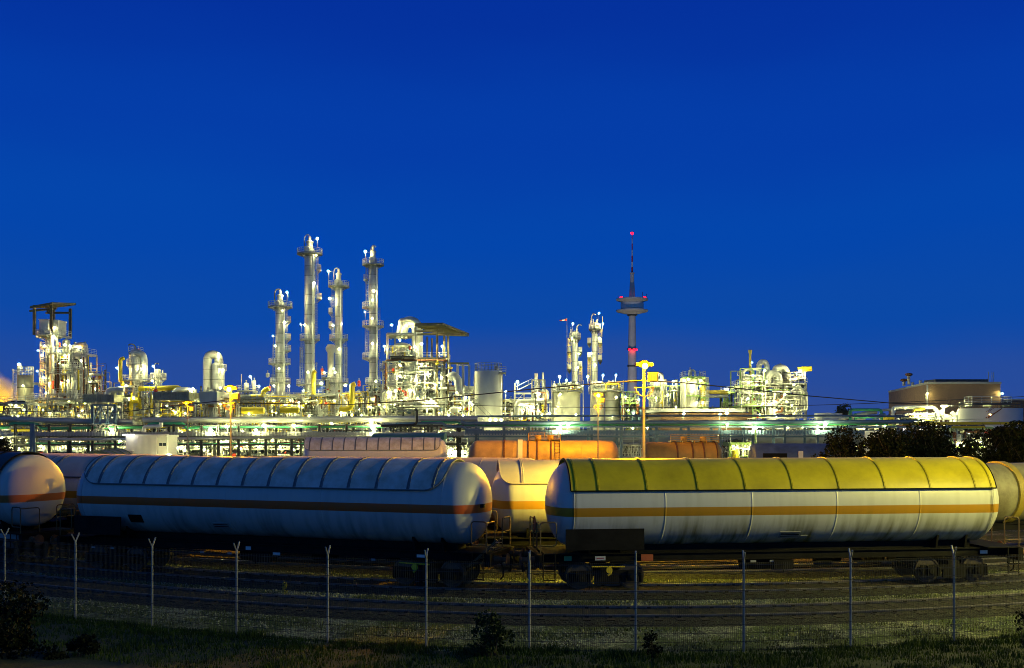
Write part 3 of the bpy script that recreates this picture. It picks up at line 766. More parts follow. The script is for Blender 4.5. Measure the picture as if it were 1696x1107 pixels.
# loose stones catching light
b = MB(); R = random.Random(8)
for i in range(9000):
    p = R.uniform(-60, 1760); D = R.choice((R.uniform(27.2, 29.2), R.uniform(32.9, 34.0), R.uniform(33.0, 33.9), R.uniform(37.4, 38.6)))
    x, y = curve(p, D); s = R.uniform(.02, .05); off = abs(D-31.1) < 1.45
    z = .075 if off else .0
    b.add([(x+s*R.uniform(.7,1.3), y, z), (x-s*R.uniform(.7,1.3), y+s*.4, z), (x, y+s, z), (x+s*.1, y-s, z), (x+R.uniform(-.3,.3)*s, y, z+s*R.uniform(.7,1.2))], [(0,2,4),(2,1,4),(1,3,4),(3,0,4)])
tag(b.build('loose_stones', mat('stone', (0.30,0.33,0.22), 0.85, 0, 0.3, 7), smooth=False), 'loose grey stones strewn over the track gravel', 'stones', kind='stuff')

def leaf_cloud(R, lobes, n, s, droop=.3):
    vs = []; fs = []
    for i in range(n):
        c, r3 = R.choice(lobes)
        while True:
            q = Vector((R.uniform(-1,1), R.uniform(-1,1), R.uniform(-1,1)))
            if .15 < q.length < 1: break
        q = q.normalized()*(q.length**.45)
        p = Vector(c)+Vector((q.x*r3[0], q.y*r3[1], q.z*r3[2]))
        if mn.noise(p*(.9/max(.5, r3[0]))*2.2) < -.18: continue
        u = Vector((R.gauss(0,1), R.gauss(0,1), R.gauss(0,1)-droop)).normalized(); v_ = u.orthogonal().normalized()
        v_ = (Matrix.Rotation(R.uniform(0, 6.28), 3, u) @ v_); k = len(vs); l = s*R.uniform(.6, 1.5); wd = l*R.uniform(.3, .5)
        vs += [p, p+u*l*.5+v_*wd, p+u*l, p+u*l*.5-v_*wd]; fs.append((k, k+1, k+2, k+3))
    return vs, fs
def plant(name, label, cat, x, y, h, w_, seed, n, s, m, z0=0.0, group=None, nl=9, trunk=.1, low=.2, dp=None):
    R = random.Random(seed); root = thing(name, label, cat, (x, y, z0), group)
    lobes = []; tk = MB(); dp = dp or w_
    for i in range(nl):
        f = R.random(); zz = z0+h*(low+(1-low)*(.12+.76*f)); env = math.sqrt(max(.1, 1-(2*f-.75)**2*.6))
        a = R.uniform(0, 6.28); rr = R.uniform(.15, .62)
        c = (x+cos(a)*w_*.5*rr*env, y+sin(a)*dp*.5*rr*env, zz); k = R.uniform(.55, 1.1)
        lobes.append((c, (w_*.21*k, dp*.21*k, h*.16*k)))
        st = Vector((x+R.uniform(-.1,.1)*w_, y, z0-.05)); mid = st.lerp(Vector(c), .5)+Vector((0,0,h*.06))
        tk.tube([st, mid, c], [trunk*R.uniform(.6,1), trunk*.5, trunk*.15], 5)
        for q in range(3):
            e = Vector(c)+Vector((R.uniform(-1,1)*w_*.2, R.uniform(-1,1)*dp*.2, R.uniform(.1,1)*h*.17)); tk.tube([mid.lerp(Vector(c), .6), e], [trunk*.22, trunk*.06], 4)
    tk.build('stem' if h < 3 else 'trunk', M['bark'], root)
    vs, fs = leaf_cloud(R, lobes, n, s); b = MB(); b.add(vs, fs); b.build('foliage' if h < 3 else 'crown', m, root, smooth=False)
    return root
plant('bush', 'big dark bush at the picture edge covering the end of the fence', 'bush', gx(0, 23.0), 23.0, 2.2, 3.0, 11, 5200, .085, M['leaf'], .2, nl=16, trunk=.04, low=.05)
plant('bush', 'low dark bush below the fence, beside the bigger corner bush', 'bush', gx(120, 23.2), 23.2, .95, 1.9, 12, 2400, .07, M['leaf'], .15, nl=9, trunk=.03, low=.05)
plant('bush', 'leafy bush growing through the fence below the coupled wagons', 'bush', gx(812, 25.4), 25.4, 1.15, 1.5, 13, 2600, .07, M['leaf_bush'], 0, nl=12, trunk=.03, low=.05)
plant('bush', 'small scrubby bush at the foot of a fence post, smaller than its neighbour', 'bush', gx(1082, 25.5), 25.5, .62, .75, 14, 700, .06, M['leaf'], 0, nl=7, trunk=.02, low=.05)
plant('tall_weed', 'tall thin weed at the picture edge in front of the bright gravel', 'weed', gx(1697, 25.6), 25.6, 1.25, .5, 15, 420, .07, M['leaf'], .1, nl=6, trunk=.02, low=.1)
plant('tall_weed', 'single yellow lit weed on the gravel behind the fence', 'weed', *curve(471, 33.2), .42, .3, 16, 120, .06, mat('yellow_bloom', (0.35,0.33,0.02), 0.5, 0, .1), 0, nl=4, trunk=.01, low=.1)

# yard road lamp beyond the picture edge that throws yellow light along the wagons
def road_lamp(label, x, y, h, r, m, face):
    root = thing('road_lamp', label, 'street lamp', (x, y, 0))
    b = MB(); b.tube([(x, y, 0), (x, y, h*.6), (x, y, h)], [.11, .08, .06], 10); b.tube(bend([(x, y, h), (x, y, h+.5), (x+face[0]*1.2, y+face[1]*1.2, h+.7)], .4), .04, 6); b.build('pole', M['mast'], root)
    b = MB(); b.cbox((x+face[0]*1.4, y+face[1]*1.4, h+.74), .7, .45, .12); b.build('lamp_housing', M['steel'], root)
    b = MB(); b.ball((x+face[0]*1.4, y+face[1]*1.4, h+.45), r, 12, 8); b.build('lamp', m, root)
LY = emit('lamp_yellow', (1.0, 0.86, 0.17), 9500.0)
road_lamp('tall yellow road lamp standing far along the fence, beyond the mottled olive wagon', 45.0, 27.0, 13.0, .30, LY, (-.7, .3))
road_lamp('yellow road lamp close to the end of the yellow topped wagon', 20.5, 30.0, 7.6, .095, LY, (-.7, .3))
def added_lamp(label, x, y, h, s):  # unseen lamps added between the rows to light the gaps
    root = thing('added_lamp', label, 'added lamp', (x, y, 0), 'added low lamps between the sidings')
    b = MB(); b.tube([(x, y, 0), (x, y, h)], .05, 8); b.build('pole', M['mast'], root)
    b = MB(); b.lathe((x, y, 0), [(.2, h+.16), (.16, h+.26), (.001, h+.3)], 12, caps=False); b.build('hood', M['mast'], root)
    b = MB(); b.ball((x, y, h+.1), .09, 8, 6); b.build('lamp', emit('lamp_added', (1.0, 0.72, 0.05), s), root)
added_lamp('added low amber lamp hidden behind the clean yellow topped wagon', 4.2, 38.0, 4.2, 9500.0)
added_lamp('added low amber lamp hidden behind the far end of the dirty ribbed wagon', -15.6, 43.9, 4.1, 250.0)

# ================================================================== PROCESS PLANT
class Unit:
    def __init__(s, name, label, cat, px, Z, group=None, dy=0.0):
        s.Z = Z; s.S = Z/F
        s.o = thing(name, label, cat, (gx(px, Z), Z+dy, 0), group)
    def P(s, px, py, dy=0.0): return Vector((gx(px, s.Z), s.Z+dy, gz(py, s.Z)))
    def shell(s, px, prof, dy=0.0, m='cladding', name='shell', dome=True, n=28, base=True):
        """prof: [(y_px, diameter_px) ...] from the top down"""
        c = s.P(px, HY, dy); c.z = 0; pr = []
        y0, d0 = prof[0]; r = d0*s.S/2; z = gz(y0, s.Z)
        if dome:
            for i in range(6):
                a = pi/2*(i/6); pr.append((max(.001, r*sin(a)), z - r*.55*(1-cos(a))))
            z -= r*.55
        pr.append((r, z))
        for y, d in prof[1:]: pr.append((d*s.S/2, gz(y, s.Z)))
        if base: pr.append((pr[-1][0], 0))
        b = MB(); b.lathe(c, pr[::-1], n); return b.build(name, M[m], s.o)
    def vessel(s, px, y0, y1, d, dy=0.0, m='cladding', name='vessel', legs=True, cone=False):
        c = s.P(px, HY, dy); c.z = 0; r = d*s.S/2; z0, z1 = gz(y0, s.Z), gz(y1, s.Z); k = .45 if not cone else 1.1
        pr = [(.001 if not cone else r*.25, z1)]
        if not cone:
            for i in range(1, 6): a = pi/2*i/6; pr.append((r*sin(a), z1 + r*k*(1-cos(a))))
        pr += [(r, z1+r*k), (r, z0-r*.45)]
        for i in range(5, 0, -1): a = pi/2*i/6; pr.append((r*sin(a), z0 - r*.45*(1-cos(a))))
        pr.append((.001, z0))
        b = MB(); b.lathe(c, pr, 20, caps=False); v = b.build(name, M[m], s.o)
        q = MB(); q.tube([c+Vector((0,0,z0-.1)), c+Vector((0,0,z0+.5))], r*.22, 8); q.lathe(c, [(r*.34, z0+.42), (r*.34, z0+.55)], 10)
        q.tube([c+Vector((0,-r*.9,(z0+z1)/2)), c+Vector((0,-r*1.2,(z0+z1)/2))], r*.28, 8); q.build('nozzle', M['steel'], v)
        if legs and z1 > .6:
            for a in (pi*.25, pi*.75, pi*1.25, pi*1.75):
                g = MB(); g.tube([c+Vector((r*.9*cos(a), r*.9*sin(a), z1+r*k)), c+Vector((r*.9*cos(a), r*.9*sin(a), 0 if legs == 'ground' else max(0, z1-2.5)))], .11, 4); g.build('leg', M['steel'], s.o)
        return v
    def drum(s, px0, px1, y, d, dy=0.0, m='white_pipe', name='drum'):
        a, c = s.P(px0, y, dy), s.P(px1, y, dy); r = d*s.S/2; pr = []
        for i in range(6): t = pi/2*i/5; pr.append((max(.001, r*sin(t)), a.x + r*.5*(1-cos(t))))
        for i in range(5, -1, -1): t = pi/2*i/5; pr.append((max(.001, r*sin(t)), c.x - r*.5*(1-cos(t))))
        b = MB(); b.lathe((0, a.y, a.z), pr, 18, 'x', caps=False); o = b.build(name, M[m], s.o)
        q = MB()
        for f in (.25, .75):
            x = a.x+(c.x-a.x)*f; q.box(x-.15, x+.15, a.y-r*.8, a.y+r*.8, max(0, a.z-r-1.2), a.z-r*.7)
        q.build('saddle', M['steel'], o, smooth=False); return o
    def post(s, px, y0, y1=None, w=.3, dy=0.0, m='steel'):
        p = s.P(px, y0, dy); z1 = 0 if y1 is None else gz(y1, s.Z)
        b = MB(); b.box(p.x-w/2, p.x+w/2, p.y-w*.08, p.y+w*.08, z1, p.z); b.box(p.x-w/2, p.x-w/2+.05, p.y-w/2, p.y+w/2, z1, p.z-.01); b.box(p.x+w/2-.05, p.x+w/2, p.y-w/2, p.y+w/2, z1, p.z-.01)
        return b.build('post', M[m], s.o, smooth=False)
    def beam(s, px0, px1, y, dy=0.0, h=.35, m='steel', y2=None):
        a, c = s.P(px0, y, dy), s.P(px1, y if y2 is None else y2, dy); b = MB()
        b.tube([a, c], h*.6, 4); return b.build('beam', M[m], s.o, smooth=False)
    def brace(s, px0, y0, px1, y1, dy=0.0, r=.13, m='steel', dy1=None):
        b = MB(); b.tube([s.P(px0, y0, dy), s.P(px1, y1, dy if dy1 is None else dy1)], r, 4); return b.build('brace', M[m], s.o)
    def deck(s, px0, px1, y, d0=-4, d1=4, m='steel', rail=True, th=.28):
        a, c = s.P(px0, y, 0), s.P(px1, y, 0); b = MB(); b.box(a.x, c.x, s.Z+d0, s.Z+d1, a.z-th, a.z)
        n = max(2, int((c.x-a.x)/2.5))
        for i in range(n+1):
            x = a.x+.1+(c.x-a.x-.2)*i/n; b.box(x-.07, x+.07, s.Z+d0+.02, s.Z+d1-.02, a.z-th-.3, a.z-th-.003)
        o = b.build('deck', M[m], s.o, smooth=False)
        if rail:
            q = MB(); z = a.z; railing(q, [(a.x, s.Z+d1, z), (a.x, s.Z+d0, z), (c.x, s.Z+d0, z), (c.x, s.Z+d1, z)], step=1.8, r=.045); q.build('railing', M['white_pipe'], o)
        return o
    def ring(s, px, y, wpx, inner, a0=0, a1=360, dy=0.0, m='steel', rail=True):
        c = s.P(px, y, dy); R = wpx*s.S/2; r = inner*s.S/2*.98; full = a1-a0 >= 360; A0, A1 = rad(a0), rad(a1); n = max(6, int((a1-a0)/15)); b = MB()
        m_ = n if full else n+1; vs = []
        for rr, z in ((r, 0), (R, 0), (R, -.35), (r, -.25)):
            for j in range(m_): a = A0+(A1-A0)*j/n; vs.append((c.x+rr*cos(a), c.y+rr*sin(a), c.z+z))
        fs = []
        for k in range(4):
            for j in range(n):
                j2 = (j+1) % m_; k2 = (k+1) % 4; fs.append((k*m_+j, k*m_+j2, k2*m_+j2, k2*m_+j)[::-1])
        b.add(vs, fs)
        for j in range(0, n, 3):
            a = A0+(A1-A0)*(j+.5)/n; b.tube([(c.x+r*cos(a), c.y+r*sin(a), c.z-1.2), (c.x+R*.92*cos(a), c.y+R*.92*sin(a), c.z-.3)], .07, 4)
        o = b.build('platform', M[m], s.o, smooth=False)
        if rail:
            q = MB(); pts = [(c.x+(R-.08)*cos(A0+(A1-A0)*j/n), c.y+(R-.08)*sin(A0+(A1-A0)*j/n), c.z) for j in range(n+(0 if full else 1))]
            railing(q, pts, full, step=3, r=.05); q.build('railing', M['white_pipe'], o)
        return o
    def ladder(s, px, y0, y1, dy=0.0, m='steel', cage=True):
        a, c = s.P(px, y0, dy), s.P(px, y1, dy); b = MB(); H = a.z-c.z
        for dx in (-.25, .25): b.tube([a+Vector((dx,0,0)), c+Vector((dx,0,0))], .045, 4)
        for i in range(int(H/.6)): b.tube([c+Vector((-.25,0,i*.6)), c+Vector((.25,0,i*.6))], .03, 3)
        if cage:
            for i in range(int(H/1.4)+1):
                z = c.z+i*1.4
                if z > c.z+.8 or H < 4: b.tube(arc((c.x, c.y, z), .5, rad(180), rad(360), 6, 'xy'), .035, 4)
            for an in (200, 240, 270, 300, 340): b.tube([(c.x+.5*cos(rad(an)), c.y+.5*sin(rad(an)), c.z+1.4), (c.x+.5*cos(rad(an)), c.y+.5*sin(rad(an)), a.z)], .028, 3)
        return b.build('ladder', M[m], s.o)
    def pipe(s, pts, r=.3, m='white_pipe', k=.8, name='pipe', flange=True):
        P = [s.P(*p) for p in pts]; b = MB(); b.tube(bend(P, max(k, r*2.2), 5), r, 10)
        o = b.build(name, M[m], s.o)
        return o
    def lamp(s, px, y, dy=-2.0, r=.30, m=None): return lamp(s.o, s.P(px, y, dy), r, m)
    def davit(s, px, y, h, w_, dy=0.0, side=1):
        p = s.P(px, y, dy); b = MB(); k = h*s.S; wd = w_*s.S*side
        b.tube([p, p+Vector((0,0,k*.6))]+[p+Vector((wd*.5*(1-cos(t)), 0, k*.6+k*.4*sin(t))) for t in (pi*.12, pi*.25, pi*.38, pi*.5, pi*.62, pi*.78)], .13, 6)
        b.build('davit', M['yellow_vessel'] if w_ > 11 else M['steel'], s.o)
    def truss(s, px0, px1, y0, y1, dy=0.0, n=6, m='steel', r=.1):
        b = MB()
        for y in (y0, y1): b.tube([s.P(px0, y, dy), s.P(px1, y, dy)], r*1.3, 4)
        for i in range(n+1):
            x = px0+(px1-px0)*i/n; b.tube([s.P(x, y0, dy), s.P(x, y1, dy)], r, 4)
            if i < n: x2 = px0+(px1-px0)*(i+1)/n; b.tube([s.P(x, y0 if i % 2 else y1, dy), s.P(x2, y1 if i % 2 else y0, dy)], r, 4)
        return b.build('truss', M[m], s.o)
    def stair(s, px0, y0, px1, y1, dy=-4.2, w_=1.0, m='steel'):
        a, c = s.P(px0, y0, dy), s.P(px1, y1, dy); b = MB(); n = max(4, int(abs(a.z-c.z)/.35))
        for q in (0, w_): b.tube([a+Vector((0,q,0)), c+Vector((0,q,0))], .1, 4); b.tube([a+Vector((0,q,1)), c+Vector((0,q,1))], .04, 4)
        for i in range(n):
            p = a.lerp(c, i/n); b.box(p.x-.14, p.x+.14, p.y, p.y+w_, p.z-.03, p.z+.03)
        for i in range(0, n, 4): p = a.lerp(c, i/n); b.tube([p, p+Vector((0,0,1))], .035, 4)
        return b.build('stair', M[m], s.o, smooth=False)
    def clutter(s, px0, px1, y0, y1, n=20, d0=-4, d1=4, seed=0, pal=None, rr=(.05, .22), vert=.55):
        n = int(n*2.1)
        R = random.Random(seed); pal = (pal or ['white_pipe']*5+['steel']*3+['cladding']*3+['yellow']*2)+['dark_steel']*3+['rust']
        zlo, zhi = gz(y1, s.Z), gz(y0, s.Z); x0, x1 = gx(px0, s.Z), gx(px1, s.Z); zlo = max(0, zlo)
        for i in range(n):
            r = R.uniform(*rr)*R.choice((1, 1, .7, 1.3)); p = Vector((R.uniform(x0, x1), s.Z+R.uniform(d0, d1), R.uniform(zlo, zhi))); pts = [p.copy()]
            ax = 'z' if R.random() < vert else 'x'
            for k in range(R.randint(1, 4)):
                q = pts[-1].copy()
                if ax == 'z': q.z = R.uniform(zlo, zhi)
                elif ax == 'x': q.x = R.uniform(x0, x1)
                else: q.y = s.Z+R.uniform(d0, d1)
                if (q-pts[-1]).length > r*3: pts.append(q)
                ax = R.choice([c for c in 'zxzxy' if c != ax])
            if len(pts) < 2: continue
            mm = M[R.choice(pal)]; b = MB(); b.tube(bend(pts, max(.4, r*2), 4), r, 8)
            for e in (pts[0], pts[-1]): b.ball(e, r*1.5, 8, 4)
            b.build('pipe', mm, s.o)
            if R.random() < .35:
                e = pts[0].lerp(pts[1], .5); v = MB(); v.ball(e, r*1.9, 8, 5); v.tube([e, e+Vector((0, -r*3, 0))], r*.4, 5); v.lathe(e+Vector((0,-r*3,0)), [(r*1.5, -.04), (r*1.5, .04)], 10, 'y'); v.build('valve', M[R.choice(['red', 'steel', 'steel', 'blue_pipe'])], s.o)
    def frame(s, pxs, ys, d0=-4, d1=4, m='steel', w=.28, base=True, decks=(), braces=True, seed=0):
        R = random.Random(seed)
        for px in pxs:
            for d in (d0, d1): s.post(px, ys[0], None if base else ys[-1], w, d, m)
        for y in ys:
            for d in (d0, d1): s.beam(pxs[0], pxs[-1], y, d, .22, m)
        for y in decks: s.deck(pxs[0], pxs[-1], y-.5, d0-.6, d1, m)
        if braces:
            for i in range(len(pxs)-1):
                for j in range(len(ys)-1):
                    if R.random() < .45:
                        a, c = (ys[j], ys[j+1]) if R.random() < .5 else (ys[j+1], ys[j]); s.brace(pxs[i], a, pxs[i+1], c, d0, .1, m)
    def lamps(s, n, px0, px1, y0, y1, seed=0, d=(-5.5, -1), r=.28, m=None):
        R = random.Random(seed+77)
        for i in range(n): s.lamp(px0+(px1-px0)*(i+R.uniform(.2, .8))/n, R.uniform(y0, y1), R.uniform(*d), r*R.uniform(.8, 1.15), m)
    def cooler(s, px0, px1, y0, y1, d0=-6, d1=6, m='louvre', n=4):
        a, c = s.P(px0, y0), s.P(px1, y1); b = MB(); b.box(a.x, c.x, s.Z+d0, s.Z+d1, c.z, a.z)
        for i in range(n*3+1):
            x = a.x+(c.x-a.x)*i/(n*3); b.box(x-.09, x+.09, s.Z+d0-.12, s.Z+d0-.003, c.z-.1, a.z+.1)
        b.box(a.x-.15, c.x+.15, s.Z+d0-.2, s.Z+d1+.2, a.z+.003, a.z+.25); b.box(a.x-.15, c.x+.15, s.Z+d0-.2, s.Z+d1+.2, c.z-.3, c.z-.003)
        o = b.build('fin_fan_bank', M[m], s.o, smooth=False)
        for i in range(n):
            x = a.x+(c.x-a.x)*(i+.5)/n; w_ = (c.x-a.x)/n*.42; q = MB(); q.lathe((x, s.Z, 0), [(w_, a.z+.2), (w_*1.08, a.z+1.0), (w_*.95, a.z+1.0)], 18, caps=False); q.build('fan_ring', M['steel'], o)
        return o

GCOL = 'tall columns of the refinery'
# ---- four tall columns -------------------------------------------------------------
def tall(label, px, Z, ytop, d, rings, ladders, lamps_, davit=None, extra=None, prof=None, m='cladding'):
    u = Unit('distillation_column', label, 'column', px, Z, GCOL)
    u.shell(px, [(ytop, d)] + (prof or []), m=m)
    R = d*u.S/2
    for (y, wpx, cx, a0, a1) in rings: u.ring(px+cx, y, wpx, d if cx == 0 else 0.2, a0, a1)
    for (dx, y0, y1) in ladders: u.ladder(px+dx, y0, y1, -R*.4)
    for (dx, y, dd, r, mm) in lamps_:
        u.lamp(px+dx, y, dd-R, r, mm)
        p = u.P(px+dx, y, dd-R); b = MB(); b.tube([p, u.P(px+dx*.5, y+.6, -R*.5)], .06, 4); b.build('lamp_arm', M['steel'], u.o)
        if y < ytop+4:
            b = MB(); b.tube([p, p-Vector((0,0,2.4))], .07, 5); b.build('lamp_post', M['steel'], u.o)
    # top fittings: nozzle head, side manway and a lifting arm
    c = u.P(px, ytop); b = MB(); b.lathe((c.x, c.y, 0), [(R*.62, c.z-.5), (R*.62, c.z+1.3), (R*.8, c.z+1.3), (R*.8, c.z+1.55), (R*.3, c.z+1.9), (R*.3, c.z+2.7), (.001, c.z+2.9)], 16); b.build('top_nozzle', M['white_pipe'], u.o)
    b = MB(); b.lathe((c.x-.2, c.y-R*1.25, c.z-.6), [(.001, -.9), (R*.5, -.9), (R*.6, -.7), (R*.6, .3), (.001, .3)], 14, 'y'); b.build('manway', M['white_pipe'], u.o)
    if davit: u.davit(px+davit[0], ytop-1, davit[1], davit[2], 0, davit[3])
    return u, R
u, R = tall('slim column, shortest of the four tall columns, with a wide round top platform', 464, 250, 500, 15,
    [(508, 40, 0, 0, 360), (532, 14, 11, -90, 90), (561, 16, 10, -90, 90), (580, 26, 5, -70, 90), (602, 36, -1, 0, 360), (634, 34, 0, 0, 360), (661, 52, 0, 0, 360)],
    [(10, 508, 560), (10, 563, 602), (-9, 570, 634), (11, 606, 660), (-11, 620, 661)],
    [(14, 486, -.6, .46, LB), (7, 516, -1, .2, LW), (11, 536, -1.4, .38, LB), (-9, 558, -1, .2, LW), (-3, 575, -2.2, .26, LW), (3, 612, -2.2, .26, LW), (-5, 640, -2.4, .3, LW), (6, 672, -3, .34, LW)], (-9, 20, 12, 1))
u.pipe([(473, 512, -2), (473, 650, -2), (473, 690, -2)], .22); u.vessel(445, 618, 626, 6, -1, 'white_pipe', 'control_box', legs=False)
u, R = tall('tallest column of the refinery, thick silver shell with ladder cages near its top', 513, 252, 411, 17,
    [(420, 42, 0, 0, 360), (447, 14, 12, -90, 90), (494, 16, 12, -90, 90), (562, 33, 0, 0, 360), (637, 44, 0, 0, 360), (661, 60, 0, 0, 360)],
    [(12, 420, 447), (12, 450, 494), (11, 497, 562), (-12, 565, 610), (-13, 575, 637), (10, 600, 640)],
    [(15, 398, -.8, .5, LB), (14, 426, -1.2, .26, LW), (11, 472, -1.6, .36, LB), (-12, 539, -1, .22, LW), (-4, 541, -2.2, .3, LW), (2, 618, -2.4, .3, LW), (-5, 648, -3, .32, LW), (5, 676, -3, .34, LW)], (-9, 21, 11, 1))
u.pipe([(521.5, 425, -2.2), (521.5, 560, -2.2), (521.5, 690, -2.2)], .25, 'white_pipe')
u, R = tall('narrow column standing behind the flared white chimney, with a lamp mast on top', 561, 256, 464, 13,
    [(474, 35, 0, 0, 360), (518, 12, -11, 90, 270), (541, 12, -11, 90, 270), (562, 31, 0, 0, 360), (634, 32, 0, 0, 360), (661, 48, 0, 0, 360)],
    [(-9, 474, 518), (-9, 520, 562), (11, 562, 632), (12, 575, 634)],
    [(-15, 451, -.8, .42, LB), (-13, 496, -1, .4, LB), (7, 538, -1.2, .22, LW), (-6, 541, -2, .26, LW), (4, 580, -2.2, .3, LW), (-2, 618, -2.2, .28, LW), (5, 650, -3, .3, LW)], (-8, 19, 10, 1))
u.pipe([(567, 480, -2), (567, 600, -2), (567, 690, -2)], .2)
u, R = tall('column with many offset platforms, next to the domed reactor house', 618, 250, 427, 13,
    [(438, 36, 0, 0, 360), (463, 14, -9, 90, 270), (509, 28, -4, 60, 300), (540, 36, 0, 0, 360), (593, 30, -3, 40, 320), (634, 26, 0, 0, 360), (661, 44, 0, 0, 360)],
    [(-9, 440, 463), (-9, 466, 508), (9, 510, 540), (-10, 543, 592), (9, 548, 592), (9, 596, 634), (9, 640, 690)],
    [(-11, 419, -1, .46, LB), (4, 485, -2.4, .4, LB), (-12, 518, -1, .22, LW), (2, 500, -2.2, .24, LW), (2, 530, -2.4, .24, LW), (2, 571, -2.4, .36, LB), (8, 633, -3, .34, LW), (-4, 655, -3, .3, LW)], (-4, 19, 10, 1))
u.pipe([(626, 445, -1.6), (626, 600, -1.6), (626, 690, -1.6)], .2)
# flared chimney
u = Unit('flared_chimney', 'short white chimney with a flared cap, between the tallest and narrow columns', 'chimney', 548, 262)
u.shell(548, [(571, 11), (576, 17), (580, 17), (585, 11), (622, 11), (626, 14)], m='white_pipe', dome=False, name='stack'); u.deck(536, 560, 626, -3, 3); u.lamp(541, 618, -3, .3); u.lamp(556, 612, -3, .26)
u.clutter(538, 560, 628, 700, 14, seed=5); u.vessel(536, 611, 622, 5, -2, 'red', 'safety_valve', legs=False)

# ---- gantry tower at the far end ----------------------------------------------------
u = Unit('crane_gantry_tower', 'tall vessel tower topped by a white hut and a dark crane gantry with flat roof', 'process tower', 84, 235)
u.shell(82, [(560, 13)], m='cladding', n=28); R = 6.5*u.S
for y, a0, a1, wp in ((557, 0, 360, 40), (575, 120, 240, 30), (600, 120, 260, 30), (612, 90, 270, 30), (636, 0, 360, 32), (668, 0, 360, 34)):
    u.ring(82, y, wp, 13, a0, a1)
for y0, y1, dx in ((575, 600, -9), (600, 612, -10), (612, 636, -10), (636, 668, -10), (585, 636, 10)): u.ladder(82+dx, y0, y1, -1)
u.deck(70, 108, 556, -3.5, 3.5)
c, e = u.P(73, 532), u.P(88, 555); b = MB(); b.box(c.x, e.x, 232.6, 237.4, e.z, c.z); b.box(c.x-.1, e.x+.1, 232.4, 237.6, c.z, c.z+.2); b.build('hut', M['container'], u.o, smooth=False)
c, e = u.P(89, 533), u.P(103, 555); b = MB(); b.box(c.x, e.x, 232.8, 237.2, e.z, c.z); b.box(c.x-.1, e.x+.1, 232.6, 237.4, c.z, c.z+.2); b.build('hut', M['cream'], u.o, smooth=False)
for px, dd in ((67, -3), (95, -3), (76, 4), (104, 4)): u.post(px, 508, 557, .55, dd, 'olive')
b = MB(); a, c = u.P(63, 508), u.P(106, 505); b.add([(a.x, 231, a.z-.9), (c.x-1, 231, c.z-.4), (c.x+.6, 240, c.z+.5), (a.x+1, 240, a.z+.2), (a.x, 231, a.z-.4), (c.x-1, 231, c.z+.1), (c.x+.6, 240, c.z+1), (a.x+1, 240, a.z+.7)], [(0,3,2,1),(4,5,6,7),(0,1,5,4),(1,2,6,5),(2,3,7,6),(3,0,4,7)]); b.build('gantry_roof', M['olive'], u.o, smooth=False)
u.beam(56, 100, 517, -2, .5, 'olive', 513); u.beam(66, 106, 516, 3, .5, 'olive'); u.vessel(82, 513, 519, 9, 0, 'dark_steel', 'hoist', legs=False)
u.pipe([(86, 553, -3), (96.5, 553, -3), (96.5, 700, -3)], .42, 'white_pipe', 1.2); u.pipe([(101, 560, -2), (101, 700, -2)], .28, 'steel')
for px, y, r, m_ in ((71, 582, .26, LW), (70, 616, .22, LW), (82, 575, .3, LW), (78, 590, .28, LW), (80, 626, .34, LW), (84, 652, .34, LW), (80, 680, .36, LB), (96, 545, .24, LW)): u.lamp(px, y, -R-1.6, r, m_)
u = Unit('reactor_structure', 'crowded open steel structure of pale vessels, beside the crane gantry tower', 'process structure', 120, 236)
u.frame([92, 112, 134], [587, 620, 654, 690], -4, 4, decks=(587, 620, 654), seed=2)
for px, y0, y1, d, m_ in ((107, 562, 586, 12, 'cream'), (125, 571, 600, 14, 'cladding'), (106, 592, 622, 9, 'cream'), (121, 594, 640, 12, 'cream'), (106, 625, 668, 11, 'cladding'), (118, 645, 690, 9, 'cream')): u.vessel(px, y0, y1, d, random.uniform(-2, 1.5), m_)
u.shell(131, [(610, 11)], -2.5, 'cladding', name='column'); u.ring(131, 611, 26, 11, 0, 360, -2.5)
u.clutter(92, 138, 575, 695, 60, seed=21, pal=['white_pipe']*6+['steel']*3+['cream']*3+['yellow'])
u.vessel(103, 632, 646, 3, -4.6, 'red', 'safety_valve', legs=False); u.vessel(112, 570, 578, 3, -4, 'red', 'safety_valve', legs=False)
u.ladder(133, 590, 620, -4.5); u.stair(112, 654, 96, 690); u.lamps(14, 92, 137, 575, 690, 3, r=.3); u.lamp(105, 562, -5, .42, LB); u.lamp(122, 592, -4.5, .42, LB); u.lamp(122, 574, -4.5, .36, LB)
u = Unit('white_frame_unit', 'bright white pipe frame with a domed duct, standing behind the crowded structure', 'process structure', 145, 246)
u.frame([136, 152], [587, 610, 640, 690], -3, 3, m='white_pipe', seed=4, decks=(587,)); u.vessel(141, 570, 600, 9, 0, 'white_pipe'); u.pipe([(128, 574, 0), (134, 572, 0), (141, 573, 0)], .8, 'white_pipe', 2)
u.frame([153, 165, 176], [632, 655, 690], -3, 3, m='white_pipe', seed=5); u.drum(138, 156, 650, 17, -2, 'cladding'); u.clutter(137, 175, 600, 700, 26, seed=6, pal=['white_pipe']*4+['cladding'])
u.lamp(146, 600, -4, .5, LB); u.lamp(148, 622, -4, .4, LB); u.lamp(158, 634, -4, .34, LB); u.lamps(6, 138, 176, 645, 695, 8); u.vessel(157, 656, 664, 3, -4, 'red', 'safety_valve', legs=False)
u = Unit('storage_silo', 'ochre lit concrete silo with railed roof, beyond the crane gantry tower', 'silo', 42, 222)
u.shell(42, [(622, 25), (700, 25)], m='silo', dome=False, name='silo_body', n=32); q = u.P(42, 622); b = MB(); railing(b, [(q.x+1.6*cos(a*pi/8), 222+1.6*sin(a*pi/8), q.z) for a in range(16)], True, 1.9, 1.5, .05); b.build('railing', M['steel'], u.o)
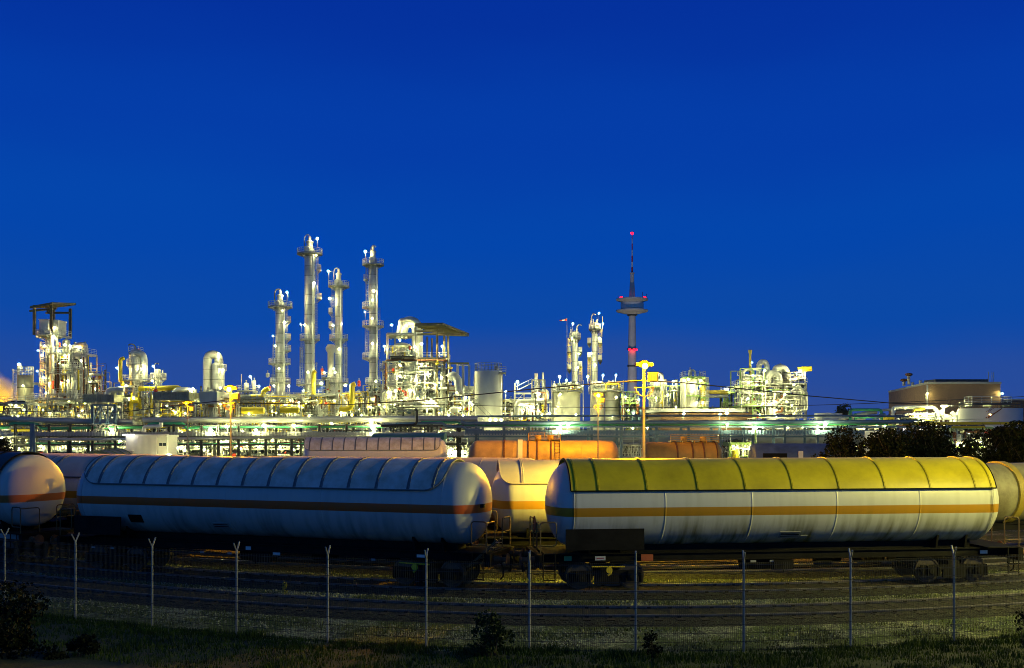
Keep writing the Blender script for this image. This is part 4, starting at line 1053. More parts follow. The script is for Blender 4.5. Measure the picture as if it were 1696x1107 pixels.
u.post(34, 604, 622, .2, -1); u.ladder(28, 612, 700, -1); u.lamp(37, 604, -1.5, .52, LB); u.lamp(50, 640, -3.4, .3, LW); u.lamp(36, 672, -4, .36, LW); u.pipe([(55, 636, 0), (64, 636, 0), (66, 640, 0)], .3, 'steel')

# ---- column with arch pipe and crane hook --------------------------------------------
u = Unit('arched_column', 'stout column with a white arch pipe, yellow riser and a hook crane on its roof', 'column', 224, 228)
u.shell(225, [(584, 22), (628, 21), (634, 19)], name='shell'); u.ring(224, 630, 54, 20); u.ring(225, 604, 30, 21, 180, 360)
u.pipe([(222, 588, -1), (226, 584, -1), (240, 588, -1), (242, 600, -1), (242, 628, -1)], .75, 'white_pipe', 2.6); u.pipe([(235, 621, -3), (242, 612, -3)], .3)
u.pipe([(212, 640, -3), (208, 628, -3), (208, 597, -3), (214, 595, -3)], .42, 'yellow'); u.davit(224, 585, 15, 13, 0, -1); u.deck(217, 233, 584, -1.5, 1.5); u.vessel(229, 577, 584, 4, 0, 'red', 'safety_valve', legs=False)
u.lamp(202, 611, -3, .44, LB); u.lamp(246, 611, -3, .4, LB); u.lamp(220, 640, -4, .36); u.lamp(232, 660, -4, .36); u.ladder(236, 632, 690, -2.5)
u.pipe([(228, 690, -4), (228, 666, -4), (240, 665, -4)], .5, 'yellow'); u.drum(210, 226, 663, 8, -4)
u.frame([200, 248], [636, 690], -4, 4, seed=9); u.clutter(202, 250, 640, 700, 22, seed=31)
u = Unit('bulb_column', 'small column with a bulging head and railed platform, next to the arched column', 'column', 261, 226)
u.shell(261, [(611, 11), (626, 11), (630, 8)], name='shell'); u.ring(262, 627, 26, 9); u.davit(256, 611, 9, 8, 0, 1); u.lamp(260, 608, -2.4, .38, LB); u.lamp(259, 632, -2.6, .34); u.ladder(268, 627, 680, -1)
u.pipe([(272, 630, -1), (272, 614, -1)], .12); u.lamp(258, 655, -3, .3); u.clutter(250, 272, 640, 700, 12, seed=32)

# ---- air coolers and low process skids -----------------------------------------------
def skid(label, px0, px1, y0, Z, seed, nv=3, npipe=26, nl=6, cooler=None, pal=None, levels=2, dep=4.5, cols=None, m='steel', yb=760, lr=.30, lm=None, name='process_skid'):
    u = Unit(name, label, 'process skid', (px0+px1)/2, Z, 'process skids at the foot of the columns'); R = random.Random(seed)
    yg = HY + CZ/u.S; cols = cols or max(2, round((px1-px0)*u.S/5)+1); ys = [y0+(yg-y0)*i/(levels+1) for i in range(levels+1)]
    u.frame([px0+(px1-px0)*i/(cols-1) for i in range(cols)], ys, -dep, dep, m, .26, decks=[y for y in ys if R.random() < .7], seed=seed)
    for i in range(nv):
        x = px0+(px1-px0)*(i+R.uniform(.25, .75))/nv; d = R.uniform(5, 10); j = R.randrange(levels+1); top = ys[j]-R.uniform(0, 9)
        if R.random() < .65: u.vessel(x, top, min(yg-2, top+R.uniform(18, 34)), d, R.uniform(-dep*.7, 0), R.choice(['cladding', 'cream', 'white_pipe', 'cladding']))
        else: u.drum(x-9, x+9, top+d, d, R.uniform(-dep*.7, 0), R.choice(['white_pipe', 'cladding', 'cream']))
    u.clutter(px0, px1, y0-4, yg-1, int(npipe*1.5), -dep*1.1, dep*.5, seed, pal)
    k = max(3, int((px1-px0)/7)); t0 = y0+R.uniform(-6, 4)
    for i in range(k):
        a, c = px0+(px1-px0)*i/k, px0+(px1-px0)*(i+1)/k
        if R.random() < .6: u.truss(a, c, t0+(yg-t0)*.15, t0+(yg-t0)*.55, -dep-R.uniform(.2, .8), R.choice((1, 2, 3)), R.choice(['white_pipe', 'steel', 'dark_steel']), .07)
    u.lamps(int(nl*2.2), px0, px1, y0+3, min(yg-4, 745), seed, (-dep-2.5, -1.5), lr, lm)
    if cooler: u.cooler(cooler[0], cooler[1], cooler[2], cooler[3])
    return u
YP = ['yellow']*4+['white_pipe']*4+['steel']*2+['cladding']*2
skid('low skid of pipes in front of the ochre silo', 5, 62, 668, 210, 101, 3, 30, 5)
skid('skid of tangled pipes below the crane gantry tower', 62, 140, 662, 226, 102, 5, 46, 9)
u = skid('pipe skid under a long grey cooler hood with flared sides', 146, 214, 668, 224, 103, 3, 34, 8, cooler=(158, 206, 657, 666))
u.pipe([(186, 660, -3), (188, 647, -3), (214, 646, -3)], .6, 'white_pipe', 1.5)
u.truss(167, 205, 680, 715, -6, 4, 'dark_steel', .12)
skid('pipe skid tucked behind the arched column and the bulb headed column', 214, 268, 660, 236, 104, 3, 34, 6, pal=YP)
u = skid('pipe skid carrying a dark louvred cooler bank under a yellow header', 268, 336, 668, 226, 105, 3, 34, 7, cooler=(270, 327, 653, 662), pal=YP)
u.pipe([(236, 645, -2), (300, 643, -2), (306, 648, -2), (306, 656, -2)], .55, 'yellow', 1.5); u.pipe([(296, 652, -3), (300, 646, -3), (322, 646, -3), (323, 655, -3)], .5, 'white_pipe', 1.2); u.lamp(329, 645, -4, .46, LB)
u.cooler(345, 372, 652, 668, n=2, m='cream')
u = Unit('arch_pipe_vessel', 'silver vessel with a thick arch pipe over its top, behind the slim orange lit mast', 'column', 356, 236)
u.shell(361, [(600, 21), (650, 21)], name='shell'); u.pipe([(343.5, 700, 0), (343.5, 600, 0), (345, 590, 0), (353, 587, 0), (361, 590, 0), (363, 602, 0)], 1.0, 'cladding', 2.6)
u.lamp(368, 588, -3, .40, LB); u.lamp(375, 614, -3, .40, LB); u.lamp(371, 644, -3, .3); u.ladder(369, 596, 640, -2); u.clutter(340, 372, 640, 700, 14, seed=33); u.ring(361, 612, 28, 21, -60, 60)
skid('pipe skid at the foot of the vessel with the arch pipe', 336, 400, 662, 228, 106, 4, 36, 7)
u = skid('skid with a small railed deck and lamp, between the arch pipe vessel and slim column', 398, 446, 660, 234, 107, 3, 30, 6, pal=YP)
u.deck(396, 424, 647, -2, 2); u.vessel(408, 634, 647, 8, 0, 'white_pipe'); u.vessel(421, 630, 646, 6, 0, 'cladding'); u.lamp(420, 625, -3, .5, LB); u.lamp(436, 641, -4, .4, LB); u.post(400, 620, 648, .15)
u.pipe([(424, 658, -4), (442, 658, -4), (444, 648, -4), (452, 645, -4)], .55, 'yellow', 1.4); u.pipe([(412, 681, -6), (448, 681, -6)], .75, 'yellow')
u = skid('pipe skid with thick yellow headers around the foot of the slim column', 446, 506, 660, 238, 108, 4, 44, 8, pal=YP); u.pipe([(474, 680, -6), (504, 680, -6)], .7, 'yellow'); u.vessel(455, 641, 650, 4, -5, 'red', 'safety_valve', legs=False); u.lamp(486, 641, -5, .34, LB)
u = skid('dense pipe skid behind the foot of the tallest column', 506, 562, 656, 244, 109, 4, 40, 8, pal=YP); u.pipe([(526, 655, -5), (526, 620, -5), (530, 617, -5)], .5, 'yellow'); u.lamp(540, 637, -6, .6, LB)
u = skid('pipe skid with a tall yellow riser between the narrow column and the offset platforms', 562, 610, 652, 240, 110, 4, 40, 8, pal=YP); u.pipe([(570, 679, -6), (589, 678, -6), (590, 650, -6), (590, 640, -6), (595, 638, -6)], .6, 'yellow', 1.3); u.lamp(579, 640, -6, .44, LB); u.vessel(600, 632, 642, 5, -5, 'red', 'safety_valve', legs=False)
skid('bright skid hidden behind the column with offset platforms', 606, 648, 640, 246, 111, 4, 40, 8)

# ---- domed reactor house with canopy --------------------------------------------------
u = Unit('reactor_house', 'big open reactor structure with a fat arch pipe and slanted roof canopy', 'process structure', 690, 240)
u.shell(664, [(566, 34)], 3, 'cream', name='reactor', n=32); u.vessel(682, 590, 700, 20, -4, 'cream', cone=True); u.vessel(681, 610, 650, 23, -4.2, 'cladding', cone=True)
u.pipe([(667, 562, -1), (667, 548, -1), (670, 538, -1), (679, 533.5, -1), (689, 537, -1), (692, 546, -1), (692, 600, -1)], 1.35, 'white_pipe', 3)
u.pipe([(664, 560, -3), (664, 532, -3), (682, 531, -3), (688, 535, -3)], .35, 'white_pipe', .5)
for px, y0, dd, m_ in ((646, 556, -5, 'white_pipe'), (692, 546, -6, 'steel'), (727, 549, -6, 'olive'), (738, 556, -5, 'olive'), (745, 558, -6, 'olive'), (705, 556, 4, 'olive'), (713, 558, 4, 'olive'), (651, 556, 4, 'white_pipe')): u.post(px, y0, None, .5 if dd < 0 else .4, dd, m_)
a = u.P(692, 544); c = u.P(752, 552); b = MB()
x0, x1 = a.x, gx(737, 240); b.add([(x0, 232, a.z), (x1, 232, a.z+.1), (x1+5.2, 250, c.z+.5), (x0+4, 250, c.z+.7), (x0, 232, a.z+.4), (x1, 232, a.z+.5), (x1+5.2, 250, c.z+.9), (x0+4, 250, c.z+1.1)], [(0,3,2,1),(4,5,6,7),(0,1,5,4),(1,2,6,5),(2,3,7,6),(3,0,4,7)])
for i in range(9):
    t = i/8; b.tube([(x0+4*t, 232+18*t, a.z*(1-t)+(c.z+.7)*t-.25), (x1+5.2*t, 232+18*t, (a.z+.1)*(1-t)+(c.z+.5)*t-.25)], .2, 4)
b.build('canopy_roof', M['olive'], u.o, smooth=False)
u.beam(686, 767, 557, -5, .6, 'olive'); u.beam(692, 738, 553, -6, .5, 'olive'); u.beam(646, 700, 556, -5.2, .4); u.deck(644, 694, 556.5, -5.5, 4, rail=False)
u.deck(690, 744, 595, -6, 4, 'dark_steel'); u.deck(652, 692, 594, -8, -2, 'dark_steel'); u.ring(681, 627, 38, 22, 0, 360, -4.2); u.deck(646, 700, 640, -7, 3); u.deck(650, 745, 668, -7, 3, 'steel'); u.beam(700, 727, 598, -6, .4, 'olive', 604)
u.deck(640, 660, 583, -4, 2); u.deck(632, 648, 612, -3, 2)
for px, y0, y1, d, m_ in ((716, 630, 690, 16, 'cream'), (732, 612, 650, 8, 'cladding'), (704, 608, 640, 9, 'cream'), (653, 620, 690, 14, 'cladding'), (640, 650, 700, 12, 'cream'), (735, 655, 700, 10, 'cream'), (722, 600, 628, 7, 'white_pipe')): u.vessel(px, y0, y1, d, random.uniform(-4, 2), m_)
u.clutter(634, 748, 598, 700, 95, -7, 4, 41, ['white_pipe']*7+['cream']*3+['steel']*3+['yellow']+['cladding']*2, (.06, .26)); u.clutter(648, 692, 575, 600, 16, -6, -2, 42)
u.ladder(694, 556, 690, -7, cage=False); u.ladder(738, 610, 690, -7); u.stair(692, 668, 712, 650, -8); u.stair(712, 650, 724, 640, -8); u.vessel(727, 600, 607, 5, -6, 'yellow', 'yellow_box', legs=False); u.vessel(685, 578, 585, 4, -8.5, 'red', 'safety_valve', legs=False); u.vessel(678, 650, 658, 4, -8.5, 'red', 'safety_valve', legs=False)
for px, y, r in ((652, 541, .40), (676, 542, .36), (668, 568, .42), (692, 579, .36), (703, 574, .5), (736, 578, .52), (643, 578, .3), (668, 608, .3), (703, 607, .4), (713, 622, .44), (685, 649, .46), (718, 665, .6), (668, 626, .38), (649, 652, .4), (661, 650, .36), (735, 628, .42), (694, 632, .36), (725, 640, .36)): u.lamp(px, y, -7.6 if y > 560 else -4, r, LB)
u.lamps(10, 640, 745, 640, 700, 44, (-9, -3), .3)
u = Unit('portal_frame', 'pale portal frame with a curved duct, between the reactor house and cream tank', 'process structure', 762, 236)
u.frame([758, 767, 777], [604, 650, 690], -3, 3, 'white_pipe', braces=False, seed=12); u.beam(742, 778, 604, -4, .5, 'yellow_vessel'); u.pipe([(744, 628, -2), (752, 622, -2), (760, 632, -2), (762, 650, -2)], 1.0, 'white_pipe', 2.4); u.vessel(747, 609, 613, 9, -3, 'yellow', 'hoist', legs=False)
u.drum(742, 790, 645, 12, 2, 'cream'); u.clutter(742, 788, 640, 720, 40, seed=51); u.lamps(8, 742, 788, 645, 700, 52, r=.36, m=LB); u.drum(746, 762, 680, 10, -4, 'cream')
# ---- cream storage tank ---------------------------------------------------------------
u = Unit('storage_tank', 'plain cream storage tank with a railed roof and side stair, beside the portal frame', 'tank', 808, 226)
u.shell(808.5, [(615, 44), (616, 45), (700, 45)], m='cream', dome=False, name='tank_body', n=48); q = u.P(808.5, 615); b = MB(); rr = 22*u.S; railing(b, [(q.x+rr*cos(a*pi/12), 226+rr*sin(a*pi/12), q.z) for a in range(24)], True, 1.7, 1.5, .06); b.build('railing', M['steel'], u.o)
u.deck(826, 838, 617, -2, 2); u.vessel(822, 606, 614, 6, -1, 'steel', 'roof_vent', legs=False); u.stair(786, 668, 816, 698, -4, 1, 'steel'); u.pipe([(832, 616, -1), (832, 720, -1)], .12, 'steel'); u.pipe([(786, 622, -2.4), (786, 720, -2.4)], .1, 'dark_steel'); u.deck(780, 792, 668, -4, -2)
for px in (813, 822, 831): u.lamp(px, 696, -9, .48, LB)
# ---- trusses and pipes beyond the cream tank --------------------------------------------
u = Unit('truss_stair_unit', 'white lattice stair structure with a lamp mast, right behind the cream tank', 'process structure', 866, 240)
u.frame([852, 868, 882], [652, 668, 690], -3, 3, 'white_pipe', seed=13, decks=(668,)); u.stair(852, 650, 880, 636, -4, 1, 'white_pipe'); u.truss(852, 884, 672, 690, -4, 5, 'white_pipe', .12); u.post(853, 636, None, .22, -4); u.lamp(857, 634, -5, .56, LB); u.lamp(838, 650, -5, .44, LB)
u.pipe([(856, 690, -5), (856, 666, -5), (900, 665, -5)], .6, 'white_pipe', 1.2); u.lamps(7, 856, 884, 666, 688, 61, r=.36, m=LB); u.clutter(836, 884, 662, 720, 34, seed=53)
u = Unit('vent_stack_unit', 'two thin vent stacks with a looped white pipe, next to the white lidded tanks', 'process structure', 893, 238)
u.shell(888, [(619, 6)], 0, 'cladding', name='stack', dome=False); u.shell(899, [(617, 3)], 0, 'cladding', name='stack', dome=False); u.pipe([(898, 665, -2), (905, 664, -2), (907, 655, -2), (905, 648, -2), (898, 648, -2)], .42, 'white_pipe', 1.2)
u.frame([881, 893, 902], [630, 648, 665, 690], -2.5, 2.5, seed=14, decks=(648,)); u.lamp(892, 653, -4, .46, LB); u.lamps(4, 882, 904, 660, 690, 62, r=.34, m=LB); u.clutter(880, 904, 645, 720, 26, seed=54)

# ---- twin white tanks with slim columns ------------------------------------------------
def lidded(label, px, w_, px0, px1, seed, twin=False):
    u = Unit('lidded_tank', label, 'tank', px, 238, 'white lidded tanks')
    if twin: u.shell(px-12, [(649, w_/2), (700, w_/2)], 1, 'cream', name='tank_body', n=40, dome=False); u.shell(px+12, [(649, w_/2), (700, w_/2)], 0, 'cladding', name='tank_body', n=40, dome=False)
    else: u.shell(px, [(649, w_), (700, w_)], 0, 'cream', name='tank_body', n=48, dome=False)
    u.deck(px0, px1, 648, -6, 6); R = random.Random(seed)
    for i in range(9): u.vessel(px0+(px1-px0)*(i+.5)/9, 634+R.uniform(0, 8), 648, R.uniform(3, 6), R.uniform(-4, 2), R.choice(['white_pipe', 'cladding', 'cream']), 'agitator_motor', legs=False)
    u.clutter(px0, px1, 634, 648, 18, -5, 3, seed, rr=(.07, .2)); u.post(px0-2, 632, None, .2, -6, 'white_pipe'); u.post(px1+1, 632, None, .2, -6, 'white_pipe')
    return u
u = lidded('wide round white tank with a crowded lid, next to the looped vent pipe', 938, 46, 914, 962, 71)
u.lamp(925, 626, -6, .5, LB); u.lamp(936, 632, -6, .34, LB); u.lamp(962, 640, -6, .3); u.lamp(925, 655, -8, .4); u.lamp(950, 688, -9, .44); u.lamp(928, 690, -9, .44)
u = lidded('pair of joined white tanks under one crowded lid, behind the small orange mast', 1002, 48, 978, 1027, 72, True)
u.lamp(970, 626, -6, .46, LB); u.lamp(995, 624, -6, .46, LB); u.lamp(1016, 624, -6, .50, LB); u.lamp(985, 655, -8, .4); u.lamp(1015, 660, -8, .4); u.lamp(1008, 690, -9, .46)
def slim(label, px, ytop, d, side, seed):
    u = Unit('slim_column', label, 'column', px, 246, 'slim twin columns'); u.shell(px, [(ytop, d)], name='shell')
    for y, cx in ((ytop+11, 0), (ytop+34, -9*side), (ytop+34, 9*side), (ytop+58, 9*side), (ytop+62, -9*side)): u.ring(px+cx, y, 20 if cx == 0 else 7, d if cx == 0 else .2, 0, 360, 0, 'dark_steel')
    for dx, y0, y1 in ((-9*side, ytop+11, ytop+34), (-9*side, ytop+36, ytop+60), (9*side, ytop+58, 640)): u.ladder(px+dx, y0, y1, 0, 'yellow', True)
    for i in range(5): u.vessel(px-6+3*i, ytop-4+(i % 3)*3, ytop+8, 2.2, random.uniform(-2, 2), 'white_pipe', 'nozzle_stack', legs=False)
    return u
u = slim('shorter of two slim columns rising behind the wide white tank', 952, 549, 10, 1, 1); u.lamp(948, 538, -2.5, .36, LB); u.lamp(946, 562, -2.5, .26, LB); u.lamp(958, 587, -2.8, .26, LB); u.lamp(956, 610, -2.8, .3); u.davit(956, 548, 10, 8, 0, 1)
u = slim('taller of two slim columns, rising behind the joined white tanks', 985, 534, 10, -1, 2); u.lamp(991, 521, -2.5, .36, LB); u.lamp(997, 538, -2.5, .36, LB); u.lamp(991, 562, -2.8, .28, LB); u.lamp(978, 587, -2.8, .26, LB); u.lamp(984, 606, -2.8, .3); u.davit(980, 533, 13, 7, 0, 1); u.post(998, 524, 545, .2)
u = Unit('wind_sock', 'small red and white wind sock beside the shorter slim column', 'wind sock', 938, 246); a = u.P(939, 529.5); b = MB(); b.tube([(a.x, 246, 0), (a.x, 246, a.z+.4)], .07, 5); b.build('pole', M['steel'], u.o)
for i, mm in enumerate(('tower_red', 'tower_white', 'tower_red')):
    b = MB(); b.tube([a+Vector((-.6*i, 0, -.08*i)), a+Vector((-.6*(i+1), 0, -.08*(i+1)))], [.28-.05*i, .23-.05*i], 8); b.build('sock_band', M[mm], u.o)
u = Unit('hopper_unit', 'small green steel frame with blue hoppers, at the foot of the telecom tower', 'process structure', 1042, 236)
u.frame([1028, 1040, 1055], [650, 668, 690], -3, 3, 'green_steel', decks=(668,), seed=16); u.clutter(1028, 1056, 650, 705, 26, seed=55, pal=['green_steel']*3+['white_pipe']*2+['blue_pipe'])
for px in (1047, 1058): u.vessel(px, 680, 702, 10, -3, 'blue_pipe', 'hopper', cone=True)
u.lamps(4, 1028, 1056, 655, 690, 63, r=.3)
# ---- telecom tower far behind -----------------------------------------------------------
Z = 900; u = Unit('telecom_tower', 'tall concrete telecommunication tower with a round pod and red warning lights', 'tower', 1047, Z); S = u.S
u.shell(1047, [(520, 11), (640, 15.5)], m='tower', dome=False, name='shaft', n=32)
b = MB(); c = u.P(1047, HY); c.z = 0; g = lambda y: gz(y, Z)
b.lathe(c, [(6.5*S, g(523)), (8*S, g(521)), (25*S, g(517)), (26.5*S, g(515.5)), (26.5*S, g(514)), (18*S, g(513)), (18*S, g(512))], 40); b.build('pod_floor', M['tower'], u.o)
b = MB(); b.lathe(c, [(18*S, g(513)), (18.5*S, g(501)), (19*S, g(500)), (26*S, g(498)), (26.5*S, g(496)), (26*S, g(495)), (7*S, g(494))], 40); b.build('pod', M['tower'], u.o)
b = MB()
for j in range(40):
    a = 2*pi*j/40; b.cbox((c.x+18.7*S*cos(a), Z+18.7*S*sin(a), (g(502.5)+g(511.5))/2), .18, 1.9, g(502.5)-g(511.5), a)
b.build('window', M['container'], u.o, smooth=False)
b = MB(); b.lathe(c, [(5.2*S, g(497)), (4.4*S, g(480)), (3*S, g(457)), (3*S, g(454)), (4*S, g(453.5)), (4*S, g(452)), (.8*S, g(451))], 20); b.build('upper_shaft', M['tower'], u.o)
ys = [452, 443, 434, 424, 414, 404, 396, 388]
for i in range(7):
    b = MB(); b.tube([(c.x, Z, g(ys[i])), (c.x, Z, g(ys[i+1]))], (1.5-.13*i)*S, 8); b.build('aerial_section', M['tower_red' if i % 2 == 0 else 'tower_white'], u.o)
for y, w_ in ((579, 18), (607, 17), (633, 18)):
    b = MB(); b.lathe(c, [(7*S, g(y+1)), (w_/2*S, g(y)), (w_/2*S, g(y-1.5)), (7*S, g(y-1.5))], 24); b.build('service_ring', M['dark_steel'], u.o)
b = MB(); b.lathe(c, [(7*S, g(523.5)), (8.2*S, g(523)), (8.2*S, g(521.5)), (6*S, g(521.5))], 24); b.build('service_ring', M['dark_steel'], u.o)
for px, y, r in ((1047, 386.5, 1.35), (1028, 494, 1.2), (1067, 494, 1.2), (1042, 580, 1.2), (1049, 580, 1.2), (1053, 580, .9)): lamp(u.o, u.P(px, y, -10*S if y > 500 else (-8*S if y > 400 else 0)), r, LR)
for px, y in ((1064, 484), (1071, 487), (1024, 490)): b = MB(); b.tube([u.P(px, 495), u.P(px, y)], .25, 4); b.build('aerial', M['dark_steel'], u.o)

for px in (1022, 1072):  # floodlights added in front of the tower to light it
    f = Unit('floodlight', 'floodlight added to light the telecom tower', 'floodlight', px, 790, 'added floodlights for the telecom tower'); p = f.P(px, 712)
    b = MB(); b.tube([(p.x, p.y, 0), p], .3, 6); b.build('pole', M['steel'], f.o); b = MB(); b.ball(p, .5, 10, 6); b.build('lamp', emit('lamp_flood_added', (1, .9, .75), 9500), f.o)
# ---- vessels to the right of the tower ---------------------------------------------------
u = Unit('pale_column', 'pale column with an arch pipe and green platforms, right beside the tall orange mast', 'column', 1086, 232)
u.shell(1085, [(623, 15)], m='cream', name='shell'); u.pipe([(1087, 624, -1), (1088, 620, -1), (1094, 620, -1), (1095.5, 626, -1), (1095.5, 690, -1)], .45, 'white_pipe', 1.0)
for y in (640, 658): u.ring(1085, y, 26, 15, 0, 360, 0, 'green_steel')
u.lamp(1084, 630, -3, .44, LB); u.lamp(1083, 660, -3.4, .3); u.lamp(1087, 680, -3.4, .3); u.ladder(1076, 640, 690, -1); u.clutter(1078, 1096, 640, 700, 10, seed=56)
u = Unit('pipe_column_frame', 'two thin grey columns in a green frame, between pale column and green topped vessel', 'process structure', 1112, 236)
for px, d in ((1102, 6), (1120, 5)): u.shell(px, [(628, d)], m='cladding', name='column')
u.frame([1096, 1111, 1128], [640, 657, 690], -2, 2, 'green_steel', seed=17); u.lamp(1112, 633, -3, .46, LB); u.lamp(1103, 655, -3, .28); u.clutter(1097, 1128, 640, 695, 12, seed=57)
u = Unit('green_top_vessel', 'broad pale vessel under a green railed roof deck with a dome', 'vessel', 1142, 232)
u.shell(1143, [(625, 25)], m='cream', name='shell', n=32); u.deck(1131, 1163, 625, -4, 4, 'green_steel'); u.vessel(1143, 613, 624, 7, 0, 'white_pipe', 'dome'); u.pipe([(1139, 622, -2), (1141, 614, -2), (1148, 615, -2), (1149, 624, -2)], .25); u.ring(1143, 655, 34, 25, 160, 380, 0, 'green_steel')
u.lamp(1135, 630, -4, .36, LB); u.lamp(1155, 632, -4, .36, LB); u.lamp(1140, 650, -5, .3); u.lamp(1147, 668, -5, .3); u.post(1131, 614, 625, .15); u.post(1159, 614, 625, .15); u.pipe([(1129, 628, -2), (1129, 690, -2)], .7, 'cream')
u = Unit('ochre_column', 'short ochre column with green landing rings beside the green topped vessel', 'column', 1164, 232)
u.shell(1164, [(628, 11)], m='yellow_vessel', name='shell'); 
for y in (634, 658, 674): u.ring(1164, y, 20, 11, 0, 360, 0, 'green_steel')
u.lamp(1156, 640, -3, .32); u.ladder(1170, 634, 676, -1); u.pipe([(1164, 650, 0), (1205, 650, 0)], .5, 'yellow_vessel'); u.pipe([(1166, 657, 0), (1205, 657, 0)], .3, 'steel'); u.lamp(1160, 668, -3, .3)
# long low brown hall
u = Unit('low_hall', 'long low brown brick hall with a thick white roof edge, behind the pipe rack', 'building', 1165, 205)
a, c = u.P(1095, 684), u.P(1246, 684); b = MB(); b.box(a.x, c.x, 205, 225, 0, a.z); b.build('wall', M['brown_brick'], u.o, smooth=False); a2, c2 = u.P(1092, 677), u.P(1233, 682.6); b = MB(); b.box(a2.x, c2.x, 204.2, 226, c2.z, a2.z); b.build('roof', M['roof_white'], u.o, smooth=False)
for px, y in ((1127, 686), (1186, 687), (1197, 685)):
    u.lamp(px, y, -4, .55, LB); b = MB(); p = u.P(px, y, -4); b.tube([p, p+Vector((0, 4, -.2))], .06, 5); b.build('lamp_arm', M['steel'], u.o)
u.lamp(1125, 674, 4, .3, LB); u.lamp(1194, 702, -6, .3, LB)
# small green unit between
u = Unit('green_pump_unit', 'small green landing with a lamp, between the low hall and ochre column', 'process structure', 1206, 236)
u.frame([1196, 1214], [650, 668, 690], -2, 2, 'green_steel', decks=(650,), seed=18); u.lamp(1200, 645, -3, .38, LB); u.clutter(1197, 1214, 650, 690, 12, seed=58, pal=['green_steel']*2+['white_pipe']*2)
# ---- big green and white structure ----------------------------------------------------------
u = Unit('compressor_structure', 'wide green and white steel structure of arched pipes with a thin brown chimney', 'process structure', 1272, 232)
u.frame([1218, 1238, 1257], [613, 640, 673, 692], -5, 5, 'green_steel', decks=(640, 673), seed=19); u.frame([1257, 1291, 1325], [637, 673, 692], -5, 5, 'steel', decks=(637, 673), seed=20)
u.shell(1239, [(581, 6), (585, 5.6), (588, 4), (660, 4)], -2, 'yellow_vessel', name='chimney', dome=False)
for px, y0, y1, d, m_ in ((1257, 602, 636, 9, 'white_pipe'), (1232, 625, 660, 16, 'cream'), (1228, 664, 692, 15, 'cream'), (1250, 640, 672, 12, 'cream'), (1268, 641, 668, 10, 'olive'), (1283, 641, 670, 8, 'cream'), (1298, 640, 672, 9, 'white_pipe'), (1315, 640, 672, 10, 'cladding'), (1270, 676, 700, 14, 'cream'), (1310, 676, 700, 18, 'silo'), (1300, 622, 637, 9, 'white_pipe'), (1245, 676, 700, 12, 'white_pipe')): u.vessel(px, y0, y1, d, random.uniform(-4, 1), m_)
u.pipe([(1256, 606, -1), (1258, 600, -1), (1266, 600, -1), (1269, 608, -1), (1269, 636, -1)], .6, 'white_pipe', 1.6); u.pipe([(1278, 636, -2), (1281, 612, -2), (1284, 610, -2), (1294, 610, -2), (1299, 616, -2), (1299, 630, -2)], .75, 'white_pipe', 1.6)
u.pipe([(1263, 640, -4), (1264, 626, -4), (1270, 620, -4), (1276, 620, -4), (1282, 626, -4), (1283, 640, -4)], .8, 'cladding', 2.2); u.pipe([(1308, 672, -4), (1309, 648, -4), (1314, 643, -4), (1320, 648, -4), (1321, 672, -4)], .4, 'white_pipe', 1.5)
u.pipe([(1224, 625, -4), (1226, 614, -4), (1250, 613, -4)], .3); u.drum(1266, 1280, 625, 9, -2, 'cladding'); u.deck(1296, 1326, 627, -4, 3)
u.clutter(1218, 1258, 615, 695, 40, -6, 4, 81, ['white_pipe']*6+['green_steel']*2+['cream']*3); u.clutter(1256, 1326, 640, 695, 52, -6, 4, 82, ['white_pipe']*6+['green_steel']+['cream']*3+['cladding']*2); u.clutter(1256, 1325, 615, 637, 20, -5, 3, 83)
for px0, y0, px1, y1 in ((1291, 655, 1310, 640), (1291, 655, 1274, 672), (1310, 640, 1325, 655)): u.brace(px0, y0, px1, y1, -6, .2)
u.beam(1313, 1334, 612, -4, .6, 'yellow'); u.post(1325, 612, None, .3, -4, 'white_pipe'); u.lamp(1315, 617, -5, .62, LB); u.davit(1292, 612, 8, 7, -2, -1)
b = MB(); c = u.P(1327, 613, -4); b.cbox(c, 2.2, 1, 1.1); b.build('hoist', M['yellow'], u.o, smooth=False)
for px, y, r in ((1233, 604, .26), (1253, 617, .52), (1256, 635, .44), (1240, 640, .44), (1227, 636, .36), (1234, 625, .34), (1250, 655, .4), (1285, 655, .44), (1270, 667, .4), (1250, 670, .36), (1300, 640, .4), (1303, 630, .34), (1271, 681, .4), (1272, 690, .54), (1226, 662, .36), (1245, 688, .36)): u.lamp(px, y, -7.5, r*.72, LB)
u.lamps(6, 1260, 1322, 645, 690, 84, (-8, -3), .3)

